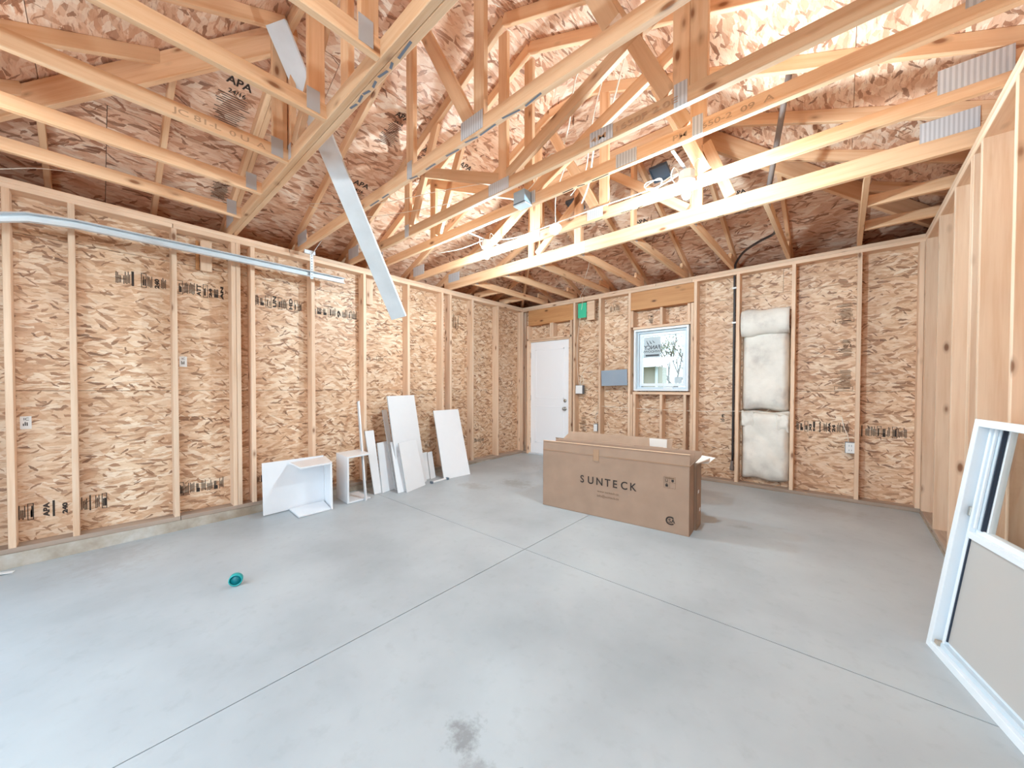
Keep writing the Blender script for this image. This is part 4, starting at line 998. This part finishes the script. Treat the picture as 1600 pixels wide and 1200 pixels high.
slab4('top_flap', P(0, -.001, H1), P(L1, -.001, H1), P(L1 + .0, .005, H1 + .10), P(0.0, .005, H1 + .10), .005, M['card'], k1, -BYv)
slab4('top_flap', P(0.05, D1, H1), P(L1, D1, H1), P(L1, D1 + .02, H1 + .10), P(.05, D1 + .02, H1 + .10), .005, M['card'], k1, -BYv)
slab4('end_flap', P(L1, 0, H1), P(L1, D1, H1), P(L1 + .06, D1 - .01, H1 + .07), P(L1 + .06, .02, H1 + .07), .005, M['card'], k1, BXv)
slab4('fold_crease', P(0, -.0022, H1 - .002), P(L1, -.0022, H1 - .002), P(L1, -.0022, H1 + .003), P(0, -.0022, H1 + .003), .001, M['tape'], k1, -BYv)
slab4('tape_strip', P(.60, -.0045, H1 - .055), P(.66, -.0045, H1 - .055), P(.66, -.001, H1 + .06), P(.60, -.001, H1 + .06), .001, M['tape'], k1, -BYv)
slab4('edge_strip', P(0, -.001, H1 + .1), P(L1, -.001, H1 + .1), P(L1, .005, H1 + .105), P(0, .005, H1 + .105), .006, M['card_edge'], k1, -BYv)
fo = lambda u, z: P(u, -.003, z)
x_ = .455
for ch, wdt in zip('SUNTECK', (.064, .074, .076, .062, .064, .07, .07)):
    text('printed_letter', ch, .105, fo(x_, .322), BXv, ZD, M['ink'], k1, 'LEFT', .0012, .95); x_ += wdt + .018
text('printed_line', 'www.sunteck.ca', .032, fo(.755, .25), BXv, ZD, M['faintink'], k1, 'CENTER', 0, 1.05)
text('printed_line', 'info@sunteck.ca', .032, fo(.755, .205), BXv, ZD, M['faintink'], k1, 'CENTER', 0, 1.05)
vs, fs = [], []
def q(a, b, c, d):
    k = len(vs); [vs.append(fo(u, v) - k1.location) for u, v in ((a, b), (c, b), (c, d), (a, d))]; fs.append((k, k + 1, k + 2, k + 3))
bx0, bz0 = 1.285, .40
for (a, b, c, d) in ((0, 0, .1, .002), (0, .1, .1, .102), (0, 0, .002, .1), (.098, 0, .1, .1), (.049, 0, .051, .1), (0, .049, .1, .051), (.01, .085, .09, .095)): q(bx0 + a, bz0 + b, bx0 + c, bz0 + d)
mesh('handling_marks', vs, fs, M['faintink'], k1)
vs, fs = [], []
for (a, b, c, d) in ((.012, .058, .016, .08), (.03, .058, .034, .08), (.012, .056, .034, .060), (.065, .06, .085, .08), (.072, .055, .078, .06), (.014, .012, .036, .034), (.02, .036, .03, .042)): q(bx0 + a, bz0 + b, bx0 + c, bz0 + d)
mesh('handling_marks', vs, fs, M['ink'], k1)
text('round_mark', 'C', .105, fo(1.30, .075), BXv, ZD, M['ink'], k1, 'LEFT', .0015)
text('round_mark', 'SA', .05, fo(1.327, .093), BXv, ZD, M['ink'], k1, 'LEFT', .001)
O2 = O1 + BXv * -.02 + BYv * .185
k2 = thing('cardboard_box', 'long plain cardboard box directly behind the lettered box', 'box', tuple(O2), 'cardboard boxes')
L2, D2 = 1.54, .20
P = wallbox(k2, O2, L2, D2, H1 - .01, M['card'])
slab4('top_flap', P(.08, .03, H1 - .01), P(.95, .03, H1 - .01), P(.95, .05, H1 + .10), P(.08, .05, H1 + .10), .005, M['card_in'], k2, -BYv)
slab4('top_flap', P(0.05, D2, H1 - .01), P(L2, D2, H1 - .01), P(L2, D2 + .03, H1 + .08), P(.05, D2 + .03, H1 + .08), .005, M['card'], k2, -BYv)
slab4('end_flap', P(L2, 0.01, H1 - .01), P(L2, D2, H1 - .01), P(L2 + .09, D2 - .03, H1 + .05), P(L2 + .09, .04, H1 + .03), .005, M['card'], k2, BXv)
for (u, z) in ((.05, .33), (.12, .15)): slab4('paper_label', P(L2 + .001, u, z), P(L2 + .001, u + .05, z), P(L2 + .001, u + .05, z + .03), P(L2 + .001, u, z + .03), .001, M['plastic'], k2, BXv)
slab4('white_film_scrap', P(L2 - .02, .02, H1 + .0), P(L2 + .08, .05, H1 + .0), P(L2 + .13, .12, H1 + .05), P(L2 + .02, .12, H1 + .06), .002, M['film'], k2, (0, 0, 1))
O3 = Vector((2.63, -1.55, fz(-1.6) + .001))
k3 = thing('cardboard_box', 'cardboard box farthest back with its flaps open, below the window', 'box', tuple(O3), 'cardboard boxes')
P = lambda u, v, z: frame_pt(O3, BXv, BYv, u, v, z)
P = wallbox(k3, O3 + BXv * -.75 + BYv * -.02, 1.45, .30, .56, M['card_in'])
slab4('top_flap', P(.1, 0, .56), P(1.45, 0, .56), P(1.45, -.05, .635), P(.1, -.05, .635), .005, M['card_in'], k3, -BYv)
slab4('top_flap', P(.0, .3, .56), P(1.45, .3, .56), P(1.45, .36, .68), P(.1, .36, .68), .005, M['card_in'], k3, -BYv)
slab4('end_flap', P(1.45, 0, .56), P(1.45, .3, .56), P(1.56, .3, .61), P(1.56, .02, .61), .005, M['card_in'], k3, BXv)
slab4('foam_sheet', P(1.24, .20, .45), P(1.42, .20, .45), P(1.42, .22, .69), P(1.22, .22, .69), .012, M['film'], k3, -BYv)

# ------------------------------------------------------------------ spare window unit leaning on the right wall
wu = thing('window_unit', 'white framed spare window unit leaning against the right wall, pale grey lower pane', 'window', (5.118, -2.86, -.05))
Lw = Vector((5.118, -2.86, fz(-2.86))); along = Vector((.262, -.965, -.017)).normalized(); lean = Vector((.965, .262, 0)).normalized()
HT = 1.165; upv = (Vector((0, 0, 1)) * 1.0 + lean * .135).normalized(); nrm = along.cross(upv).normalized()
if nrm.x > 0: nrm = -nrm
WW = .70
def WP(u, v, w=0): return Lw + along * u + upv * v - nrm * w      # w = depth away from the camera side
def wbar(name, u0, u1, v0, v1, w0, w1, mat, parent=wu, bev=.002):
    P = [WP(u, v, w) - ploc(parent) for w in (w0, w1) for u, v in ((u0, v0), (u1, v0), (u1, v1), (u0, v1))]
    c = sum(P, Vector()) / 8; o = mesh(name, [p - c for p in P], BOXF, mat, parent)
    bm = bmesh.new(); bm.from_mesh(o.data); bmesh.ops.recalc_face_normals(bm, faces=bm.faces)
    bmesh.ops.bevel(bm, geom=bm.edges[:], offset=bev, segments=1, affect='EDGES'); bm.to_mesh(o.data); bm.free()
    o.location = c; return o
fw = .035
wbar('frame_stile', 0, fw, 0, HT, 0, .085, M['vinyl']); wbar('frame_stile', WW - fw, WW, 0, HT, 0, .085, M['vinyl'])
wbar('frame_rail', fw, WW - fw, 0, fw, 0, .085, M['vinyl']); wbar('frame_rail', fw, WW - fw, HT - fw, HT, 0, .085, M['vinyl'])
for (u0, u1) in ((fw, fw + .035), (WW - fw - .035, WW - fw)):
    wbar('side_channel', u0, u1, fw, HT - fw, .05, .085, M['vinyl2'])
    wbar('channel_rib', u0 + (.02 if u0 < .3 else 0), u0 + .035 - (0 if u0 < .3 else .02), fw, HT - fw, .028, .05, M['vinyl'])
wbar('bottom_track', fw + .03, WW - fw - .03, fw, fw + .022, .02, .085, M['vinyl2'])
wbar('bottom_track', fw + .03, WW - fw - .03, fw + .02, fw + .045, .045, .085, M['vinyl'])
mz = .60
wbar('meeting_rail', fw + .03, WW - fw - .03, mz, mz + .03, .025, .055, M['vinyl']); wbar('meeting_rail', fw + .03, WW - fw - .03, mz + .024, mz + .052, .05, .085, M['vinyl'])
wbar('inner_channel', fw + .035, fw + .075, mz + .052, HT - fw, .04, .085, M['vinyl2'])
wbar('channel_rib', fw + .05, fw + .062, mz + .052, HT - fw, .03, .04, M['vinyl'])
wbar('sash_edge', fw + .075, fw + .081, mz + .05, HT - fw, .045, .06, M['rubber'], wu, .0005)
wbar('sash_edge', fw + .041, fw + .048, fw + .04, mz, .03, .04, M['rubber'], wu, .0005)
wbar('sash_stile', fw + .081, fw + .092, mz + .05, HT - fw, .06, .085, M['vinyl'])
wbar('sash_stile', fw + .034, fw + .043, fw + .04, mz, .026, .05, M['vinyl'])
wbar('upper_pane', fw + .04, WW - fw - .04, mz + .045, HT - fw, .068, .072, M['glass'], wu, .0003)
p_ = wbar('lower_pane', fw + .04, WW - fw - .04, fw + .04, mz + .005, .036, .040, M['screen'], wu, .0003); p_['label'] = 'pale grey lower pane'
wbar('sash_latch', fw + .004, fw + .022, .70, .745, .024, .05, M['nickel']); wbar('corner_grit', fw + .002, fw + .03, fw, fw + .02, .01, .05, M['kerb'])

# ------------------------------------------------------------------ outdoors, seen through the window
gr = mesh('ground', [(-60, -60, -.35), (60, -60, -.35), (60, 60, -.35), (-60, 60, -.35)], [(0, 1, 2, 3)], M['grass']); gr['kind'] = 'structure'
dw = box('driveway', (-1, -16, -.34), (W + 1, -LF - .06, -.14), plain('driveway_concrete', srgb(205, 203, 200), .8, noise=.06)); dw['kind'] = 'structure'
hs_ = thing('neighbour_house', 'pale siding house seen through the window', 'house', (-6, 9, -.35))
n = 0
for k in range(22):
    z = -.3 + k * .11
    mesh('siding_board', [(-4.2 - 6, 9.0 - .012 + 0, z), (-.63, 9.0 - .012, z), (-.63, 9.0, z + .11), (-10.2, 9.0, z + .11), (-10.2, 9.03, z), (-.63, 9.03, z), (-.63, 9.03, z + .11), (-10.2, 9.03, z + .11)],
         [(0, 1, 2, 3), (7, 6, 5, 4), (0, 4, 5, 1), (3, 2, 6, 7), (1, 5, 6, 2), (0, 3, 7, 4)], M['siding'], hs_).location = -hs_.location
box('side_wall', (-.66, 9.0, -.35), (-.63, 10.0, 2.12), M['siding'], hs_)
box('corner_trim', (-.72, 8.96, -.35), (-.63, 9.0, 2.12), M['fascia'], hs_)
box('dark_shutter', (-1.32, 8.95, .9), (-1.2, 8.985, 1.9), M['shutter'], hs_)
mesh('eave_roof', [(-10.5, 8.5, 2.1), (-.36, 8.5, 2.1), (-.36, 10.3, 2.48), (-10.5, 10.3, 2.48), (-10.5, 8.5, 2.2), (-.36, 8.5, 2.2), (-.36, 10.3, 2.58), (-10.5, 10.3, 2.58)], BOXF, M['fascia'], hs_).location = -hs_.location
def tree(x, y, h, seed, label):
    r = random.Random(seed); t = thing('tree', label, 'tree', (x, y, -.35), 'bare trees outside the window')
    vs, fs = [], []
    def limb(p, d, L, rad, depth):
        nonlocal vs, fs
        q_ = p + d * L; u = d.orthogonal().normalized(); v = d.cross(u); k = len(vs)
        for c, rr in ((p, rad), (q_, rad * .65)):
            for a in range(5): vs.append(c + (u * math.cos(a * 1.2566) + v * math.sin(a * 1.2566)) * rr)
        for a in range(5): fs.append((k + a, k + (a + 1) % 5, k + 5 + (a + 1) % 5, k + 5 + a))
        if depth: 
            for _ in range(3 if depth > 1 else 4):
                nd = (d + Vector((r.uniform(-.8, .8), r.uniform(-.8, .8), r.uniform(-.1, .5)))).normalized(); limb(p + d * L * r.uniform(.6, 1), nd, L * r.uniform(.55, .8), rad * .6, depth - 1)
    limb(Vector((0, 0, 0)), Vector((r.uniform(-.1, .1), 0, 1)), h * .34, .09, 5)
    mesh('trunk', vs, fs, M['bark'], t)
    lv, lf = [], []
    tips = [v for v in vs if v.z > h * .4]
    for _ in range(420):
        c = r.choice(tips) + Vector((r.uniform(-.3, .3), r.uniform(-.3, .3), r.uniform(-.3, .3))); s = r.uniform(.03, .06)
        a = Vector((r.uniform(-1, 1), r.uniform(-1, 1), r.uniform(-1, 1))).normalized(); b = a.orthogonal().normalized(); k = len(lv)
        lv += [c, c + a * s, c + a * s + b * s, c + b * s]; lf.append((k, k + 1, k + 2, k + 3))
    f = mesh('foliage', lv, lf, M['leaf'], t); f['kind'] = 'stuff'
tree(-1.35, 13.5, 5.5, 1, 'sparse tree outside the window, just right of the house corner')
tree(-1.7, 17.5, 5.0, 2, 'sparse tree outside the window, at the right edge of the pane')
tree(-5.2, 24, 8, 3, 'tall sparse tree far outside the window')
